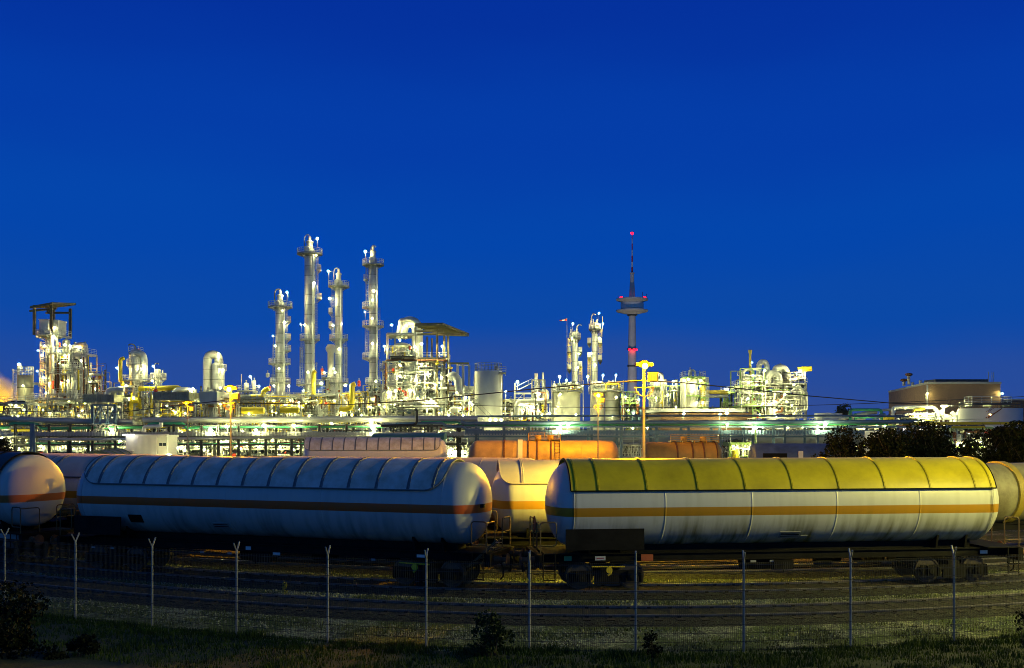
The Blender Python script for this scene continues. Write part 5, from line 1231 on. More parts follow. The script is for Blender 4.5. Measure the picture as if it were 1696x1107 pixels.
# ---- long background pipe bridges that close the gaps between the units ------------------------
def bridge(label, px0, px1, y0, Z, seed, n=60, nl=12):
    u = Unit('pipe_bridge', label, 'pipe bridge', (px0+px1)/2, Z, 'background pipe bridges'); yg = HY+CZ/u.S
    k = max(3, int((px1-px0)/26)); ys = [y0+(yg-y0)*i/3 for i in range(3)]
    for i in range(k+1): u.post(px0+(px1-px0)*i/k, y0, None, .4, 0)
    for y in ys:
        u.beam(px0, px1, y, -1.5, .3); u.beam(px0, px1, y, 1.5, .3)
        for j in range(4): u.pipe([(px0, y-2-j*1.2, -2+j*1.2), (px1, y-2-j*1.2, -2+j*1.2)], random.uniform(.2, .42), ['white_pipe', 'cladding', 'yellow', 'cream'][(j+seed) % 4])
    u.clutter(px0, px1, y0-6, yg-2, n, -4, 3, seed, rr=(.07, .28)); R = random.Random(seed)
    for i in range(int((px1-px0)/14)): x = px0+7+i*14+R.uniform(-4, 4); t = y0-R.uniform(-8, 10); u.vessel(x, t, t+R.uniform(14, 34), R.uniform(4, 9), R.uniform(-3, 2), R.choice(['cream', 'cladding', 'white_pipe', 'cream']), legs=False)
    u.lamps(nl, px0, px1, y0, yg-6, seed, (-6, -2), .34, LB)
bridge('background pipe bridge behind the crane gantry tower and coolers', 56, 345, 668, 258, 401, 98, 22)
bridge('background pipe bridge behind the four tall columns', 372, 640, 660, 266, 402, 98, 24)
bridge('background pipe bridge running behind the cream tank and lattice stair', 745, 915, 668, 262, 403, 80, 16)
bridge('background pipe bridge behind the low brown hall', 1030, 1225, 682, 262, 404, 60, 8)

# ================================================================== PIPE RACKS, PIPELINES, YARD
ZR = 142.0
def rack(name, label, px0, px1, posts, levels, m, dep=3.0, group=None):
    u = Unit(name, label, 'pipe rack', (px0+px1)/2, ZR, group)
    for px in posts:
        for d in (-dep, dep): u.post(px, levels[0]-1, None, .34, d, m)
        for y in levels:
            b = MB(); p = u.P(px, y); b.box(p.x-.12, p.x+.12, ZR-dep, ZR+dep, p.z-.28, p.z); b.build('cross_beam', M[m], u.o, smooth=False)
    for y in levels:
        for d in (-dep-.02, dep+.02): u.beam(px0, px1, y+1.2, d, .24, m)
    return u
u = rack('pipe_rack', 'dark steel pipe rack running past the white container, below the columns', -70, 770, [-40, 43, 98, 132, 168, 205, 268, 300, 345, 372, 405, 449, 491, 536, 580, 625, 668, 712, 760], [704, 722, 735], 'dark_steel')
for px in (73, 79): u.brace(px if px == 73 else 80, 772, 75 if px == 73 else 78, 702, -4, .22, 'blue_pipe')
for px in (168, 205): u.brace(px, 716, px+37 if px == 168 else 186, 702, -3.2, .14, 'steel')
u.brace(168, 702, 205, 722, -3.2, .14, 'steel'); u.brace(186, 702, 168, 716, -3.2, .14, 'steel')
u.post(168, 672, 704, .4, -3, 'blue_pipe'); u.post(205, 672, 704, .4, -3, 'blue_pipe'); u.truss(168, 205, 672, 702, -3, 3, 'blue_pipe', .12)
for px, y, r in ((363, 712, .5), (388, 706, .4), (449, 705, .46), (497, 705, .44), (203, 711, .34), (624, 708, .5), (622, 700, .4), (28, 725, .36), (436, 712, .3)): u.lamp(px, y, -4.2, r, LB)
tr = MB(); a, c = u.P(60, 716, -3.4), u.P(770, 716, -3.4)
tr.box(a.x, c.x, a.y-.5, a.y+.5, a.z-.55, a.z-.50)
for i in range(140): x = a.x+(c.x-a.x)*i/140; tr.box(x, x+.12, a.y-.62, a.y-.5, a.z-.55, a.z+.1)
tr.box(a.x, c.x, a.y-.55, a.y-.505, a.z-.45, a.z); tr.build('cable_tray', M['grey_panel'], u.o, smooth=False)
u2 = rack('pipe_rack', 'blue grey pipe rack above the orange tank wagons, ending at the dark trees', 770, 1560, [790, 835, 875, 927, 977, 1025, 1082, 1134, 1185, 1239, 1290, 1343, 1395, 1448, 1500, 1552], [706, 722], 'blue_pipe')
a, c = u2.P(772, 713, -3.4), u2.P(1500, 713, -3.4); tr = MB(); tr.box(a.x, c.x, a.y-.5, a.y+.5, a.z-.55, a.z-.50)
for i in range(150): x = a.x+(c.x-a.x)*i/150; tr.box(x, x+.12, a.y-.62, a.y-.5, a.z-.6, a.z+.05)
tr.box(a.x, c.x, a.y-.55, a.y-.505, a.z-.45, a.z); tr.build('cable_tray', M['blue_pipe'], u2.o, smooth=False)
for px, y, r in ((923, 710, .52), (938, 703, .40), (1239, 708, .52), (1351, 703, .46), (1340, 713, .22), (1194, 703, .3)): u2.lamp(px, y, -4.4, r, LB)
b = MB(); p = u2.P(923, 710, -4.4); b.tube([(p.x, p.y, 0), p], .09, 6); b.build('lamp_post', M['steel'], u2.o)
b = MB(); p = u2.P(1239, 708, -4.4); b.tube([(p.x, p.y, 0), p], .12, 6); b.build('lamp_post', M['green_steel'], u2.o)

def line(name, label, pts, r, m, Z=ZR, dy=0.0, k=.8, cat='pipeline', flanges=0):
    P = [Vector((gx(px, Z), Z+dy+(q[0] if q else 0), gz(py, Z))) for px, py, *q in pts]
    o = thing(name, label, cat, P[0]); b = MB(); b.tube(bend(P, k, 5), r, 12); b.build('pipe', M[m], o)
    if flanges:
        L_ = P[-1]-P[0]; n = max(1, int(L_.length/flanges))
        for i in range(1, n):
            q = P[0]+L_*(i/n); f = MB()
            if len(P) == 2: f.tube([q-L_.normalized()*.12, q+L_.normalized()*.12], r*1.22, 12); f.build('flange', M['steel'], o)
    return o
line('pipeline', 'thick silver pipeline along the top of the rack, past the ochre silo', [(-70, 691), (84, 697), (230, 700)], .42, 'cladding', dy=-2, flanges=12)
line('pipeline', 'thick silver pipeline ending in a rounded cap below the cream tank', [(246, 697), (520, 695.5), (780, 694.5), (792, 694.5)], .44, 'cladding', dy=-2)
line('pipeline', 'thin white pipeline slung under the rack beside the white container', [(85, 727.5), (240, 727), (430, 725), (640, 723)], .20, 'white_pipe', dy=-3.6)
line('pipeline', 'green pipeline with a stepped kink beside the paired blue legs', [(-70, 708), (30, 708), (34, 702), (76, 702), (84, 710), (252, 708), (262, 702), (314, 702), (320, 710), (345, 707.5), (640, 706)], .20, 'green', dy=-2.8, k=.5)
line('pipeline', 'bright green thin pipeline low under the dark rack', [(30, 735), (500, 736)], .12, 'green', dy=2.5)
line('pipeline', 'blue pipeline with a green underside neighbour below the white lidded tanks', [(765, 699), (772, 702), (1000, 700), (1500, 699)], .26, 'blue_pipe', dy=-3.0, k=.5)
line('pipeline', 'green pipeline hugging the underside of the blue one', [(700, 700), (760, 700), (768, 704.5), (1000, 703.5), (1460, 702.5)], .18, 'green', dy=-2.4, k=.5)
line('pipeline', 'thin blue grey pipeline highest on the rack, in front of the low hall', [(790, 690), (1000, 689), (1380, 689), (1500, 690)], .13, 'blue_pipe', dy=-1)
line('pipeline', 'blue pipeline with two bends above the distant gas wagon', [(660, 702.5), (735, 701), (742, 707), (768, 707), (775, 712), (800, 712)], .18, 'blue_pipe', dy=-3.4, k=.5)
line('pipeline', 'yellow pipe running beside the dark rack above the road tank', [(25, 713), (62, 713)], .22, 'yellow', dy=-1)
line('vent_pipe', 'black upright vent pipe with a bent top above the green shed roof', [(694, 679), (697, 681), (697, 704), (640, 706)], .18, 'cable', dy=-6, k=.6, cat='pipe')
line('duct', 'huge grey duct lying behind the blue rack posts', [(760, 726.5), (1500, 726.5)], 1.05, 'concrete', Z=150, dy=4, cat='duct', flanges=13)
# white pipes by the container
line('pipeline', 'white elbow pipe dropping behind the white container', [(252, 719), (252, 707), (280, 706.5), (280, 700)], .28, 'white_pipe', dy=-3.2, k=.6)
u = Unit('service_frame', 'black handrail frame standing on the rack above the green shed', 'frame', 690, 138)
for px in (652, 724): u.post(px, 706, 722, .2, 0, 'dark_steel')
u.beam(652, 724, 706, 0, .2, 'dark_steel'); u.beam(655, 722, 712, 0, .14, 'dark_steel'); u.post(703, 706, 722, .16, 0, 'dark_steel')

# bright low skids seen under the rack
WP = ['dark_steel']*3+['white_pipe']*7+['cream']*3+['steel']*2
def low(label, px0, px1, y0, Z, seed, nv=2, npipe=30, nl=5, **k): return skid(label, px0, px1, y0, Z, seed, nv, npipe, nl, pal=WP, levels=1, dep=3.5, lr=.24, **k)
low('white pipe frame under the rack, next to the dark bush at the edge', 20, 92, 722, 172, 201, 2, 34, 5, m='white_pipe')
low('lattice of white pipes under the rack behind the green tarpaulin wagon', 96, 168, 725, 172, 202, 2, 40, 6, m='white_pipe')
low('low white pump skid between the tarpaulin wagon and white container', 168, 222, 725, 176, 203, 2, 32, 5, m='white_pipe')
low('bright pump skid under the rack, just beside the white container', 286, 345, 722, 178, 204, 3, 34, 7)
low('bright pump skid under the rack, around the foot of the slim orange mast', 346, 420, 722, 178, 205, 3, 40, 8)
low('bright pump skid under the rack, ending at the distant gas wagon', 420, 506, 722, 178, 206, 3, 44, 9)
low('pump skid glimpsed above the shield of the distant gas wagon', 506, 640, 716, 186, 207, 3, 44, 8)
low('pump skid half hidden by the green shed and the cream tank', 640, 800, 704, 196, 208, 4, 44, 8)
u = low('lamp lit pump station in the gap between the distant wagons', 738, 776, 735, 150, 209, 1, 24, 0); u.lamp(757, 747, -5, .44, LB); u.lamp(769, 748, -5, .36, LB); u.lamp(746, 750, -5, .3, LB); u.beam(736, 778, 735, -4, .2, 'blue_pipe')
u = low('dark pump station lit by one lamp behind the tall orange mast', 1026, 1062, 736, 150, 210, 1, 10, 0); u.lamp(1058, 747, -20, .46, LB); b = MB(); p = u.P(1058, 747, -20); b.tube([(p.x, p.y, 0), p], .06, 5); b.build('lamp_post', M['steel'], u.o)
u = low('green pump unit behind the gap between orange and blue tank wagons', 1200, 1242, 733, 148, 211, 1, 40, 3, m='green_steel'); u.vessel(1208, 744, 760, 10, -4, 'yellow', 'yellow_tank')
low('row of lit pipework between the low hall and the trees', 1245, 1350, 704, 190, 212, 2, 30, 5)
low('amber lit pipework behind the trees', 1350, 1470, 704, 178, 213, 2, 46, 6, m='green_steel')
low('green pipe frame glimpsed through the gap between two trees', 1560, 1625, 708, 160, 214, 1, 40, 5, m='green_steel')

# yard buildings and vehicles in the far yard
u = Unit('site_container', 'white site container with a small windowed annex and lamp on its roof edge', 'container', 250, 124)
a, c = u.P(218.5, 722), u.P(269, 757); b = MB(); b.box(a.x, c.x, 122, 126, .25, a.z)
for i in range(26): x = a.x+.1+(c.x-a.x-.2)*i/25; b.box(x-.02, x+.02, 121.97, 121.998, .3, a.z-.1)
b.build('wall', M['container'], u.o, smooth=False); b = MB(); b.box(a.x-.1, c.x+.1, 121.9, 126.1, a.z+.003, a.z+.16); b.build('roof', M['roof_white'], u.o, smooth=False)
a2, c2 = u.P(269.3, 724), u.P(285, 757); b = MB(); b.box(a2.x, c2.x, 122.3, 126, .25, a2.z); b.box(a2.x-.02, c2.x+.15, 121.6, 126.1, a2.z+.003, a2.z+.25); an = b.build('annex', M['container'], u.o, smooth=False)
for px in (274.5, 280.5):
    p = u.P(px, 736); b = MB(); b.box(p.x-.19, p.x+.19, 122.25, 122.297, p.z-.18, p.z+.18); b.build('window', M['glass'], u.o, smooth=False)
for x in (a.x+.5, c.x-.5, c2.x-.3): b = MB(); b.box(x-.2, x+.2, 122.2, 125.8, 0, .25); b.build('foot', M['concrete'], u.o, smooth=False)
for px, y in ((223, 750), (229, 749)): p = u.P(px, y); b = MB(); b.box(p.x-.22, p.x+.22, 121.5, 121.96, p.z-.22, p.z+.2); b.build('air_conditioner', M['grey_panel'], u.o, smooth=False)
u.stair(218, 744, 208, 758, -2.4, .8, 'white_pipe'); p = u.P(226, 720.5, -2.6); b = MB(); b.cbox(p, 1.3, .16, .2); b.build('lamp', LT, u.o, smooth=False)
u.lamp(307, 752, -6, .36, LB); u.lamp(319, 745, -3, .3, LB)
# tarpaulin wagon
ZT = 76; u = Unit('tarpaulin_wagon', 'green round-topped tarpaulin wagon with its end wall facing the camera', 'freight wagon', 178, ZT)
a, c = Vector((gx(134, ZT), ZT-1, 0)), Vector((gx(222, ZT+9), ZT+8, 0)); d = (c-a).normalized(); sd = Vector((d.y, -d.x, 0)) if False else Vector((d.y, -d.x, 0)); hw = 1.45
b = MB(); nseg = 14; vs = []; e0 = Vector((gx(161, ZT), ZT, 0)); e1 = Vector((gx(209, ZT+10), ZT+8, 0)); ax = (e1-e0).normalized(); sd = Vector((-ax.y, ax.x, 0)); zt = gz(747.5, ZT)
for e in (e0, e1):
    vs.append(e+sd*hw+Vector((0,0,1.2)))
    for j in range(nseg+1):
        t = pi*j/nseg; vs.append(e+sd*hw*cos(t)+Vector((0,0,zt-1.25+1.25*sin(t))))
    vs.append(e-sd*hw+Vector((0,0,1.2)))
m_ = nseg+3; fs = [tuple(range(m_-1, -1, -1)), tuple(range(m_, 2*m_))]+[(j, (j+1) % m_, m_+(j+1) % m_, m_+j) for j in range(m_)]
b.add(vs, fs); tp = b.build('tarpaulin_cover', M['tarp'], u.o)
for f in (0.0, .33, .66, 1.0):
    e = e0.lerp(e1, f); h_ = MB(); h_.tube([e+sd*(hw+.02)*cos(pi*j/nseg)+Vector((0,0,zt-1.25+1.27*sin(pi*j/nseg))) for j in range(nseg+1)], .05, 4); h_.build('hoop', M['tarp'], tp)
b = MB(); q = e0-ax*.03+Vector((0,0,zt-.62)); b.cbox(q, .03, .42, .36, math.atan2(ax.y, ax.x)); b.build('label_plate', M['mark'], u.o, smooth=False)
b = MB(); mid = (e0+e1)/2; b.cbox((mid.x, mid.y, 1.0), (e1-e0).length, 2.6, .35, math.atan2(ax.y, ax.x)); b.build('underframe', M['under'], u.o, smooth=False)
for f in (.15, .35, .65, .85):
    for s_ in (-1, 1): q = e0.lerp(e1, f)+sd*.75*s_; wv = MB(); wv.lathe((0,0,0), [(.001,-.06),(.46,-.06),(.46,.06),(.001,.06)], 18, 'y'); o = wv.build('wheel', M['wheel'], u.o); o.location = Vector((q.x, q.y, .66))-Vector(u.o.location); o.rotation_euler = (0, 0, math.atan2(ax.y, ax.x))
def open_wagon(label, px0, px1, ytop, Z, m, group):
    u = Unit('open_wagon', label, 'freight wagon', (px0+px1)/2, Z, group); a, c = u.P(px0, ytop), u.P(px1, ytop); b = MB()
    for y in (Z-1.4, Z+1.3): b.box(a.x, c.x, y, y+.1, 1.2, a.z)
    for x in (a.x, c.x-.1): b.box(x, x+.1, Z-1.298, Z+1.298, 1.2, a.z)
    n = max(3, int((c.x-a.x)/1.2))
    for i in range(n+1): x = a.x+(c.x-a.x)*i/n; b.box(x-.06, x+.06, Z-1.5, Z-1.402, 1.15, a.z-.05)
    b.box(a.x-.05, c.x+.05, Z-1.48, Z-1.3, a.z+.002, a.z+.1); b.box(a.x+.1, c.x-.1, Z-1.3, Z+1.3, 1.2, 1.3); b.build('body', M[m], u.o, smooth=False)
    b = MB(); b.box(a.x, c.x, Z-.8, Z+.8, .95, 1.19); b.build('underframe', M['under'], u.o, smooth=False)
    for f in (.15, .3, .7, .85):
        for y in (-.75, .75): x = a.x+(c.x-a.x)*f; q = MB(); q.lathe((x, Z+y, .66), [(.001,-.06),(.46,-.06),(.46,.06),(.001,.06)], 16, 'y'); q.build('wheel', M['wheel'], u.o)
    return u
u = open_wagon('blue open freight wagon beside the green tarpaulin wagon', 33, 99, 756, 76, 'blue_wagon', 'open wagons on the distant siding')
u = open_wagon('short brown topped blue open wagon, between tarpaulin wagon and white container', 221, 244, 756.5, 84, 'blue_wagon', 'open wagons on the distant siding')
u = open_wagon('rusty low wagon in front of the white container', 245, 286, 757, 86, 'rust', 'open wagons on the distant siding')
u = Unit('switch_box', 'small red signal box post next to the blue open wagon', 'signal', 102, 78); p = u.P(102, 757); b = MB(); b.tube([(p.x, 78, 0), (p.x, 78, p.z-.3)], .05, 6); b.build('post', M['steel'], u.o); b = MB(); b.cbox((p.x, 78, p.z-.15), .3, .3, .55); b.build('box', M['red'], u.o)
# green shed roof
u = Unit('green_shed', 'long green shed with a rounded roof, right above the distant gas wagon', 'shed', 680, 128)
a, c = u.P(622, 719), u.P(735, 719); prof = []; b = MB(); b.box(a.x, c.x, 126, 131, 0, gz(727, 128)); b.build('wall', M['shed'], u.o, smooth=False)
b = MB(); vs = []; z0, z1 = gz(728, 128), gz(717.5, 128)
for x in (a.x-.2, c.x+.2):
    for j in range(13): t = pi*j/12; vs.append((x, 128.5-3*cos(t), z0+(z1-z0)*sin(t)))
b.add(vs, [tuple(range(12, -1, -1)), tuple(range(13, 26))]+[(j, j+1, 14+j, 13+j) for j in range(12)]+[(12, 0, 13, 25)]); b.build('roof', M['shed'], u.o)

# ---- right side: pipe loops, low tanks, brick hall ------------------------------------------
u = Unit('pipe_loop_frame', 'green square pipe loops with yellow ladder cage, between the trees and brick hall', 'pipework', 1430, 150)
u.pipe([(1408, 702, 0), (1408, 679, 0), (1460, 679, 0), (1460, 699, 0)], .22, 'green', .3); u.pipe([(1413, 702, -1), (1413, 683, -1), (1413, 692, -1), (1458, 691, -1)], .18, 'green', .2); u.pipe([(1395, 696, 1), (1405, 692, 1), (1448, 683, 1), (1456, 683, 1)], .32, 'cream', .5); u.pipe([(1415, 696, 2), (1440, 694, 2)], .28, 'cream')
u.pipe([(1440, 700, -1), (1450, 690, -1), (1462, 688, -1)], .3, 'blue_pipe'); u.ladder(1469, 690, 710, -1, 'yellow'); u.deck(1463, 1475, 691, -1.5, 1.5, 'yellow', False); u.lamp(1420, 699, -3, .24, LS if False else LW); u.lamp(1440, 704, -3, .24, LW); u.clutter(1395, 1470, 698, 716, 16, -2, 2, 91, ['green', 'cream', 'yellow', 'white_pipe'])
u = Unit('pipe_loop_frame', 'white and silver pipe loops in front of the brick hall', 'pipework', 1520, 188)
u.pipe([(1480, 702, 0), (1480, 676, 0), (1484, 675, 0), (1546, 675, 0), (1552, 682, 0), (1553, 700, 0)], .36, 'white_pipe', .8); u.pipe([(1465, 700, 2), (1466, 679, 2), (1530, 678, 2), (1532, 690, 2)], .26, 'cladding', .5); u.drum(1490, 1556, 692, 8, 3, 'cladding'); u.drum(1505, 1550, 697, 6, -1, 'white_pipe')
u.pipe([(1512, 700, -1), (1509, 679, -1), (1528, 678, -1)], .24, 'yellow', .4); u.lamp(1512, 686, -2, .46, LB); u.lamp(1527, 688, -2, .3, LB); u.clutter(1480, 1556, 684, 708, 34, -2, 3, 92, ['white_pipe']*3+['cladding', 'yellow', 'cream'])
u.pipe([(1560, 680, 1), (1566, 690, 1), (1580, 692, 1), (1581, 705, 1)], .5, 'white_pipe', 1.0); u.pipe([(1576, 683, 0), (1582, 689, 0), (1588, 683, 0)], .4, 'white_pipe', .5); u.pipe([(1582, 706, 0), (1582, 690, 0)], .5, 'white_pipe'); u.pipe([(1586, 702, -1), (1588, 691, -1), (1617, 691, -1), (1620, 702, -1)], .3, 'cladding', .6)
u.ladder(1590, 692, 704, -2, 'yellow', False)
line('pipeline', 'yellow pipeline passing just over the tops of the trees', [(1490, 702), (1710, 701)], .2, 'yellow', dy=-1)
line('pipeline', 'lower yellow green pipeline behind the trees', [(1540, 707.5), (1620, 707.5)], .16, 'yellow', dy=-2)
u = Unit('lamp_mast', 'white lamp mast standing between the trees and the low white tank', 'lamp mast', 1563, 186); p = u.P(1563, 673); b = MB(); b.tube([(p.x, 186, 0), p], .16, 8); b.tube([p, p+Vector((1.8, 0, .05))], .05, 5); b.build('pole', M['white_pipe'], u.o); b = MB(); b.cbox((p.x, 185.8, p.z), .9, .5, .25); b.build('lamp', LB, u.o, smooth=False); u.lamp(1557, 706, -3, .4, LB); u.lamp(1552, 713, -3, .36, LB); u.lamp(1608, 716, -3, .34, LB)
def low_tank(label, px, d, y0, Z, rail=True):
    u = Unit('low_tank', label, 'tank', px, Z, 'low wide tanks'); u.shell(px, [(y0-1, d*.1), (y0, d), (y0+20, d)], m='container', dome=False, name='tank_body', n=56)
    if rail: q = u.P(px, y0); rr = d*u.S/2*.97; b = MB(); railing(b, [(q.x+rr*cos(a*pi/14), Z+rr*sin(a*pi/14), q.z) for a in range(28)], True, 1.1, 2.5, .04); b.build('railing', M['dark_steel'], u.o)
    return u
u = low_tank('wide low white tank with curved stair, in front of the brick hall', 1640, 98, 677, 178); u.stair(1612, 693, 1634, 678, -5.5, .8, 'rust'); u.deck(1610, 1675, 668, 0, 3, 'dark_steel')
u.lamp(1600, 688, -9, .2, emit('lamp_amber_small', (1.0, .55, .15), 300)); 
low_tank('low white tank far behind the pipe rack, between the structure and green loops', 1372, 44, 685, 215, False)
ZB = 205; u = Unit('brick_hall', 'big flat roofed brick hall standing alone beyond the trees', 'building', 1570, ZB)
x0, x1, xb = gx(1536, ZB), gx(1657, ZB), gx(1482, ZB); zt = gz(636, ZB)
# front wall, receding side wall
yb = ZB*636/636; dep = 26.0
b = MB(); xl = gx(1482, ZB+dep*1.6); pts_ = [(x0, ZB), (x1, ZB), (x1-4, ZB+50), (xl, ZB+dep*1.6)]
b.add([(x, y, 0) for x, y in pts_]+[(x, y, zt) for x, y in pts_], [(0,1,5,4),(1,2,6,5),(2,3,7,6),(3,0,4,7),(4,5,6,7)]); b.build('wall', M['brick'], u.o, smooth=False)
b = MB(); q = Vector((sum(p[0] for p in pts_)/4, sum(p[1] for p in pts_)/4, 0)); P2_ = [q+(Vector((x, y, 0))-q)*1.012 for x, y in pts_]
b.add([(p.x, p.y, zt-.05) for p in P2_]+[(p.x, p.y, zt+.4) for p in P2_], [(0,3,2,1),(4,5,6,7),(0,1,5,4),(1,2,6,5),(2,3,7,6),(3,0,4,7)]); b.build('roof', M['concrete'], u.o, smooth=False)
sv = Vector((pts_[3][0]-x0, pts_[3][1]-ZB, 0)); nv_ = Vector((sv.y, -sv.x, 0)).normalized()
if nv_.y > 0: nv_ = -nv_
for f in (.12, .38, .62, .86):
    for g_ in range(2):
        p = Vector((x0, ZB, 0))+sv*(f+.05*g_); b = MB(); b.cbox((p.x, p.y, 4.6), .9, .3, 4.4, math.atan2(sv.y, sv.x)); b.build('window', M['glass'], u.o, smooth=False)
b = MB(); b.tube([(x0-.1, ZB-.25, 0), (x0-.1, ZB-.25, zt-.2)], .16, 8); b.build('downpipe', M['white_pipe'], u.o)
for f in (.25, .48, .55): p = Vector((x0, ZB, 0))+sv*f+nv_*.5; b = MB(); b.tube([(p.x, p.y, 0), (p.x, p.y, zt-.4 if f > .5 else zt+1.2)], .35 if f < .5 else .3, 8); b.build('flue', M['cladding'], u.o)
for f, h_ in ((.45, 1.3), (.3, 2.2)):
    p = Vector((x0, ZB, 0))+sv*f-nv_*1.5; b = MB(); b.tube([(p.x, p.y, zt+.4), (p.x, p.y, zt+h_)], .3, 8); b.build('roof_vent', M['concrete'], u.o); b = MB(); b.lathe((p.x, p.y, 0), [(.35, zt+h_), (.8, zt+h_+.2), (.7, zt+h_+.55), (.001, zt+h_+.7)], 12); b.build('vent_hood', M['rust'], u.o)
b = MB(); p = Vector((gx(1586, ZB+10), ZB+10, 0)); b.box(p.x-5.5, p.x+5.5, ZB+8, ZB+14, zt+.4, zt+1.3); b.build('roof_hatch', M['dark_steel'], u.o, smooth=False)
for px in (1637, 1643, 1646): p = gx(px, ZB+2); b = MB(); b.tube([(p, ZB+2, zt+.4), (p, ZB+2, zt+4.5-(px % 3))], .07, 5); b.build('aerial', M['steel'], u.o)
for px, y, dd in ((1533.5, 652, -.8), (1658, 652, -.6)): u.lamp(px, y, dd, .26, LW)
for f in (.3, .75, .98): p = Vector((x0, ZB, 0))+sv*f+nv_*.9; lamp(u.o, (p.x, p.y, 9.2), .26, LW)
u = Unit('brick_annex', 'lower brown brick annex half hidden by the low white tank', 'building', 1690, 215); a, c = u.P(1657, 664), u.P(1790, 664); b = MB(); b.box(a.x, c.x, 213, 233, 0, a.z); b.build('wall', M['brown_brick'], u.o, smooth=False); b = MB(); b.box(a.x-.2, c.x+.2, 212.7, 233.3, a.z, a.z+.35); b.build('roof', M['concrete'], u.o, smooth=False)
u = Unit('site_container', 'white box container almost buried in the tree leaves', 'container', 1453, 118); a, c = u.P(1442, 714), u.P(1470, 735); b = MB(); b.box(a.x, c.x, 116, 120, .2, a.z)
for i in range(9): x = a.x+(c.x-a.x)*i/8; b.box(x-.02, x+.02, 115.96, 115.997, .25, a.z-.1)
b.build('wall', M['container'], u.o, smooth=False)
u.lamp(1445, 706, -4, .2, LW)

# ---- sodium lamp masts --------------------------------------------------------------------
def mast(label, px, ytop, Z, w_, s=1.0, L_=LS, rb=.30):
    u = Unit('lamp_mast', label, 'lamp mast', px, Z, 'sodium lamp masts in the rail yard'); t = u.P(px, ytop); x = t.x; zt = t.z
    b = MB(); b.tube([(x, Z, 0), (x, Z, zt-.25)], [w_*.62, w_*.5], 12); b.build('pole', M['mast'], u.o)
    b = MB(); b.lathe((x, Z, 0), [(.34*s, zt-.42*s), (.42*s, zt-.32*s), (.40*s, zt-.1), (.30*s, zt), (.001, zt+.04)], 14, caps=False); b.cbox((x+.02, Z, zt-.26*s), 1.2*s, .6*s, .16); b.build('lamp_hood', M['rust'], u.o)  # hood and box: rust tone paints in the orange lamplight
    b = MB(); b.cbox((x+.62*s, Z-.1, zt-1.15*s), .66*s, .4, .66*s); fb = b.build('floodlight_box', M['rust'], u.o, smooth=False)
    b = MB(); b.cbox((x+.62*s, Z-.312, zt-1.15*s), .54*s, .02, .54*s); b.build('glass', LG, fb, smooth=False)
    b = MB(); b.ball((x, Z-.62*s, zt-.40*s), rb*.5, 10, 6); b.build('lamp', L_, u.o)
    b = MB(); b.tube(arc((x, Z-.2, zt-1.9*s), .62*s, rad(180), rad(360), 10), .024, 5); b.tube([(x-.7*s, Z-.2, zt-1.9*s), (x+.7*s, Z-.2, zt-1.9*s)], .024, 5); b.build('cable_loop', M['rust'], u.o)
    return u, t
mast('tall orange lit lamp mast, thickest of the masts, in front of the telecom tower', 1066.5, 598, 52, .14, .72, LS, .28)
LM = emit('lamp_sodium_small', (1, .44, .0002), 13000.0)
mast('orange lit lamp mast rising in front of the vessel with the arch pipe', 382, 639, 58, .085, .55, LM, .26)
mast('slim orange lamp mast standing in front of the joined white tanks', 990.5, 651, 91, .09, .6, LM, .32)
mast('slim orange lamp mast near the white container, dimmest of the masts', 311, 664, 116, .12, .8, emit('lamp_sodium_dim', (1, .48, .0002), 2000.0), .22)

# ---- overhead cables -----------------------------------------------------------------------
def cable(label, pts, r=.032):
    P = [at(*p) for p in pts]; o = thing('overhead_cable', label, 'cable', P[0], 'overhead cables across the yard'); out = []
    for i in range(len(P)-1):
        for j in range(8):
            t = j/8; out.append(P[i].lerp(P[i+1], t))
    out.append(P[-1]); b = MB(); b.tube(out, r, 5); b.build('cable', M['cable'], o)
cable('overhead cable from the tall orange mast towards the brick hall', [(1068, 631, 52), (1130, 634, 54), (1200, 641, 57), (1340, 656, 64), (1483, 668.5, 72), (1720, 671, 84)])
cable('overhead cable from the tall orange mast past the cream tank to the reactor house', [(1066, 630, 52), (1010, 634, 53), (900, 643, 55), (780, 655, 58), (690, 664, 60), (580, 670, 62), (384, 668, 58)])
cable('lower overhead cable sagging in front of the white tanks and low hall', [(700, 669, 108), (860, 674, 108), (1060, 675.5, 108), (1230, 674.5, 108), (1380, 670.5, 108), (1483, 667, 108), (1720, 656, 108)])
cable('overhead cable in front of the silo and crane gantry tower', [(-60, 680, 118), (60, 682, 118), (200, 683, 90), (384, 662, 58)])

# ---- trees -------------------------------------------------------------------------------------
GT = 'dark trees behind the wagons'
def tree(label, px, ytop, Z, wpx, seed, n, s=.2, m='leaf', z0=0.0, nl=18, g=GT):
    S = Z/F; h = gz(ytop, Z); return plant('tree', label, 'tree', gx(px, Z), Z, max(3.2, h), wpx*S, seed, n, s, M[m], z0, g, nl, .14, .12)
tree('dark tree covering the end of the blue tank wagon', 1402, 706, 66, 140, 301, 17000, .14, nl=26)
tree('dark tree with thin leaves around the half buried white container', 1470, 713, 64, 140, 302, 14000, .15, nl=20)
tree('broad dark tree standing below the silver pipe loops', 1535, 693, 68, 150, 303, 24000, .15, nl=32)
tree('dark low tree filling the gap below the low white tank', 1600, 727, 66, 110, 304, 11000, .15, nl=22)
tree('big dark tree at the picture edge, beyond the mottled olive wagon', 1676, 698, 66, 180, 305, 28000, .15, nl=34)
tree('dark shrubby tree at the picture edge above the green shielded wagon', -10, 714, 78, 84, 306, 8000, .14, nl=20)
tree('distant tan tree lit by the plant, behind the green pipe loops', 1398, 670, 330, 42, 307, 2200, .7, 'leaf_tan', nl=14, g='distant tan trees')
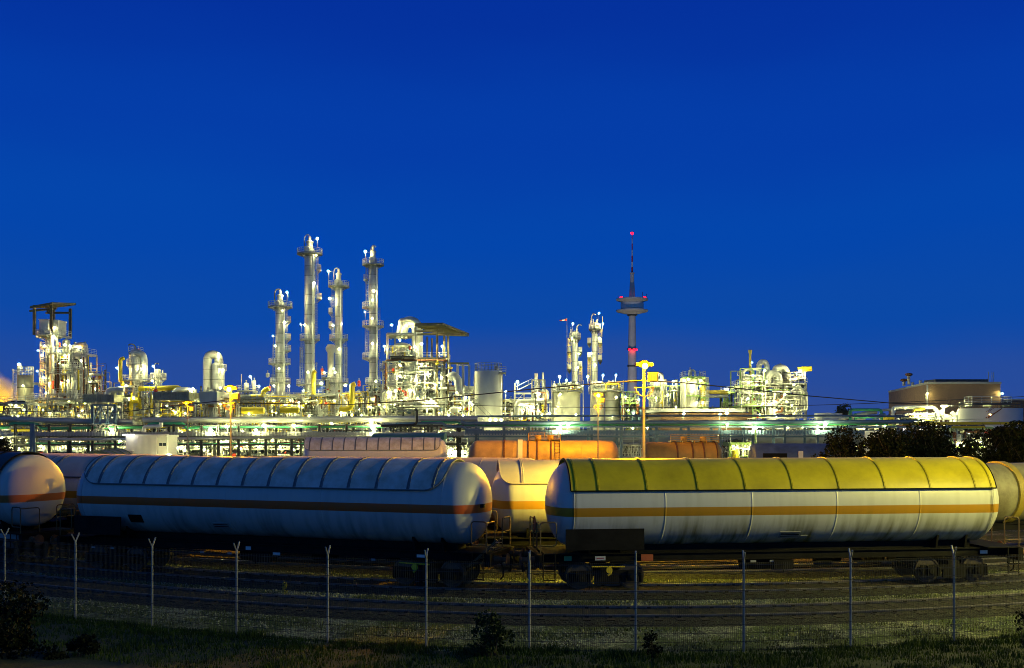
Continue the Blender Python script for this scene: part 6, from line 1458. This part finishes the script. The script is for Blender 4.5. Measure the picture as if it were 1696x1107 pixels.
tree('smaller distant tan tree close to the brick hall', 1428, 675, 340, 30, 308, 1400, .7, 'leaf_tan', nl=10, g='distant tan trees')
# ---- amber lit steam at the edge ----------------------------------------------------------------

def steam(label, px, y0, y1, wpx, Z):
    c = at(px, (y0+y1)/2, Z); S = Z/F; rx, rz = wpx*S/2, (y1-y0)*S/2; b = MB(); b.lathe((0, 0, 0), [(max(.001, sin(pi*i/16)), -cos(pi*i/16)) for i in range(17)], 32, caps=False)
    m = bpy.data.materials.new('steam'); m.use_nodes = True; t = m.node_tree; t.nodes.clear(); A = t.nodes.new; K = t.links.new
    o = A('ShaderNodeOutputMaterial'); v = A('ShaderNodeVolumePrincipled'); v.inputs['Color'].default_value = (.9, .9, .9, 1); v.inputs['Anisotropy'].default_value = .2
    tc_ = A('ShaderNodeTexCoord'); ln = A('ShaderNodeVectorMath'); ln.operation = 'LENGTH'; K(tc_.outputs['Object'], ln.inputs[0])
    n = A('ShaderNodeTexNoise'); n.inputs['Scale'].default_value = 1.6; K(tc_.outputs['Object'], n.inputs[0])
    a = A('ShaderNodeMath'); a.operation = 'MULTIPLY_ADD'; a.inputs[1].default_value = .5; K(n.outputs[0], a.inputs[0]); K(ln.outputs['Value'], a.inputs[2])
    r = A('ShaderNodeMapRange'); r.inputs[1].default_value = 1.15; r.inputs[2].default_value = .55; r.inputs[3].default_value = 0; r.inputs[4].default_value = .7; K(a.outputs[0], r.inputs[0])
    K(r.outputs[0], v.inputs['Density']); K(v.outputs[0], o.inputs['Volume'])
    ob = b.build('steam_cloud', m); ob.location = c; ob.scale = (rx, rx, rz); return tag(ob, label, 'steam', kind='stuff')
steam('orange lit cloud of steam rising beside the ochre silo', -6, 612, 735, 78, 240)
u = Unit('lamp_mast', 'sodium lamp mast glowing in front of the steam cloud, at the picture edge', 'lamp mast', -14, 232, 'sodium lamp masts in the rail yard'); p = u.P(-14, 668); b = MB(); b.tube([(p.x, 232, 0), p], .15, 8); b.build('pole', M['mast'], u.o); lamp(u.o, p, .9, LS)
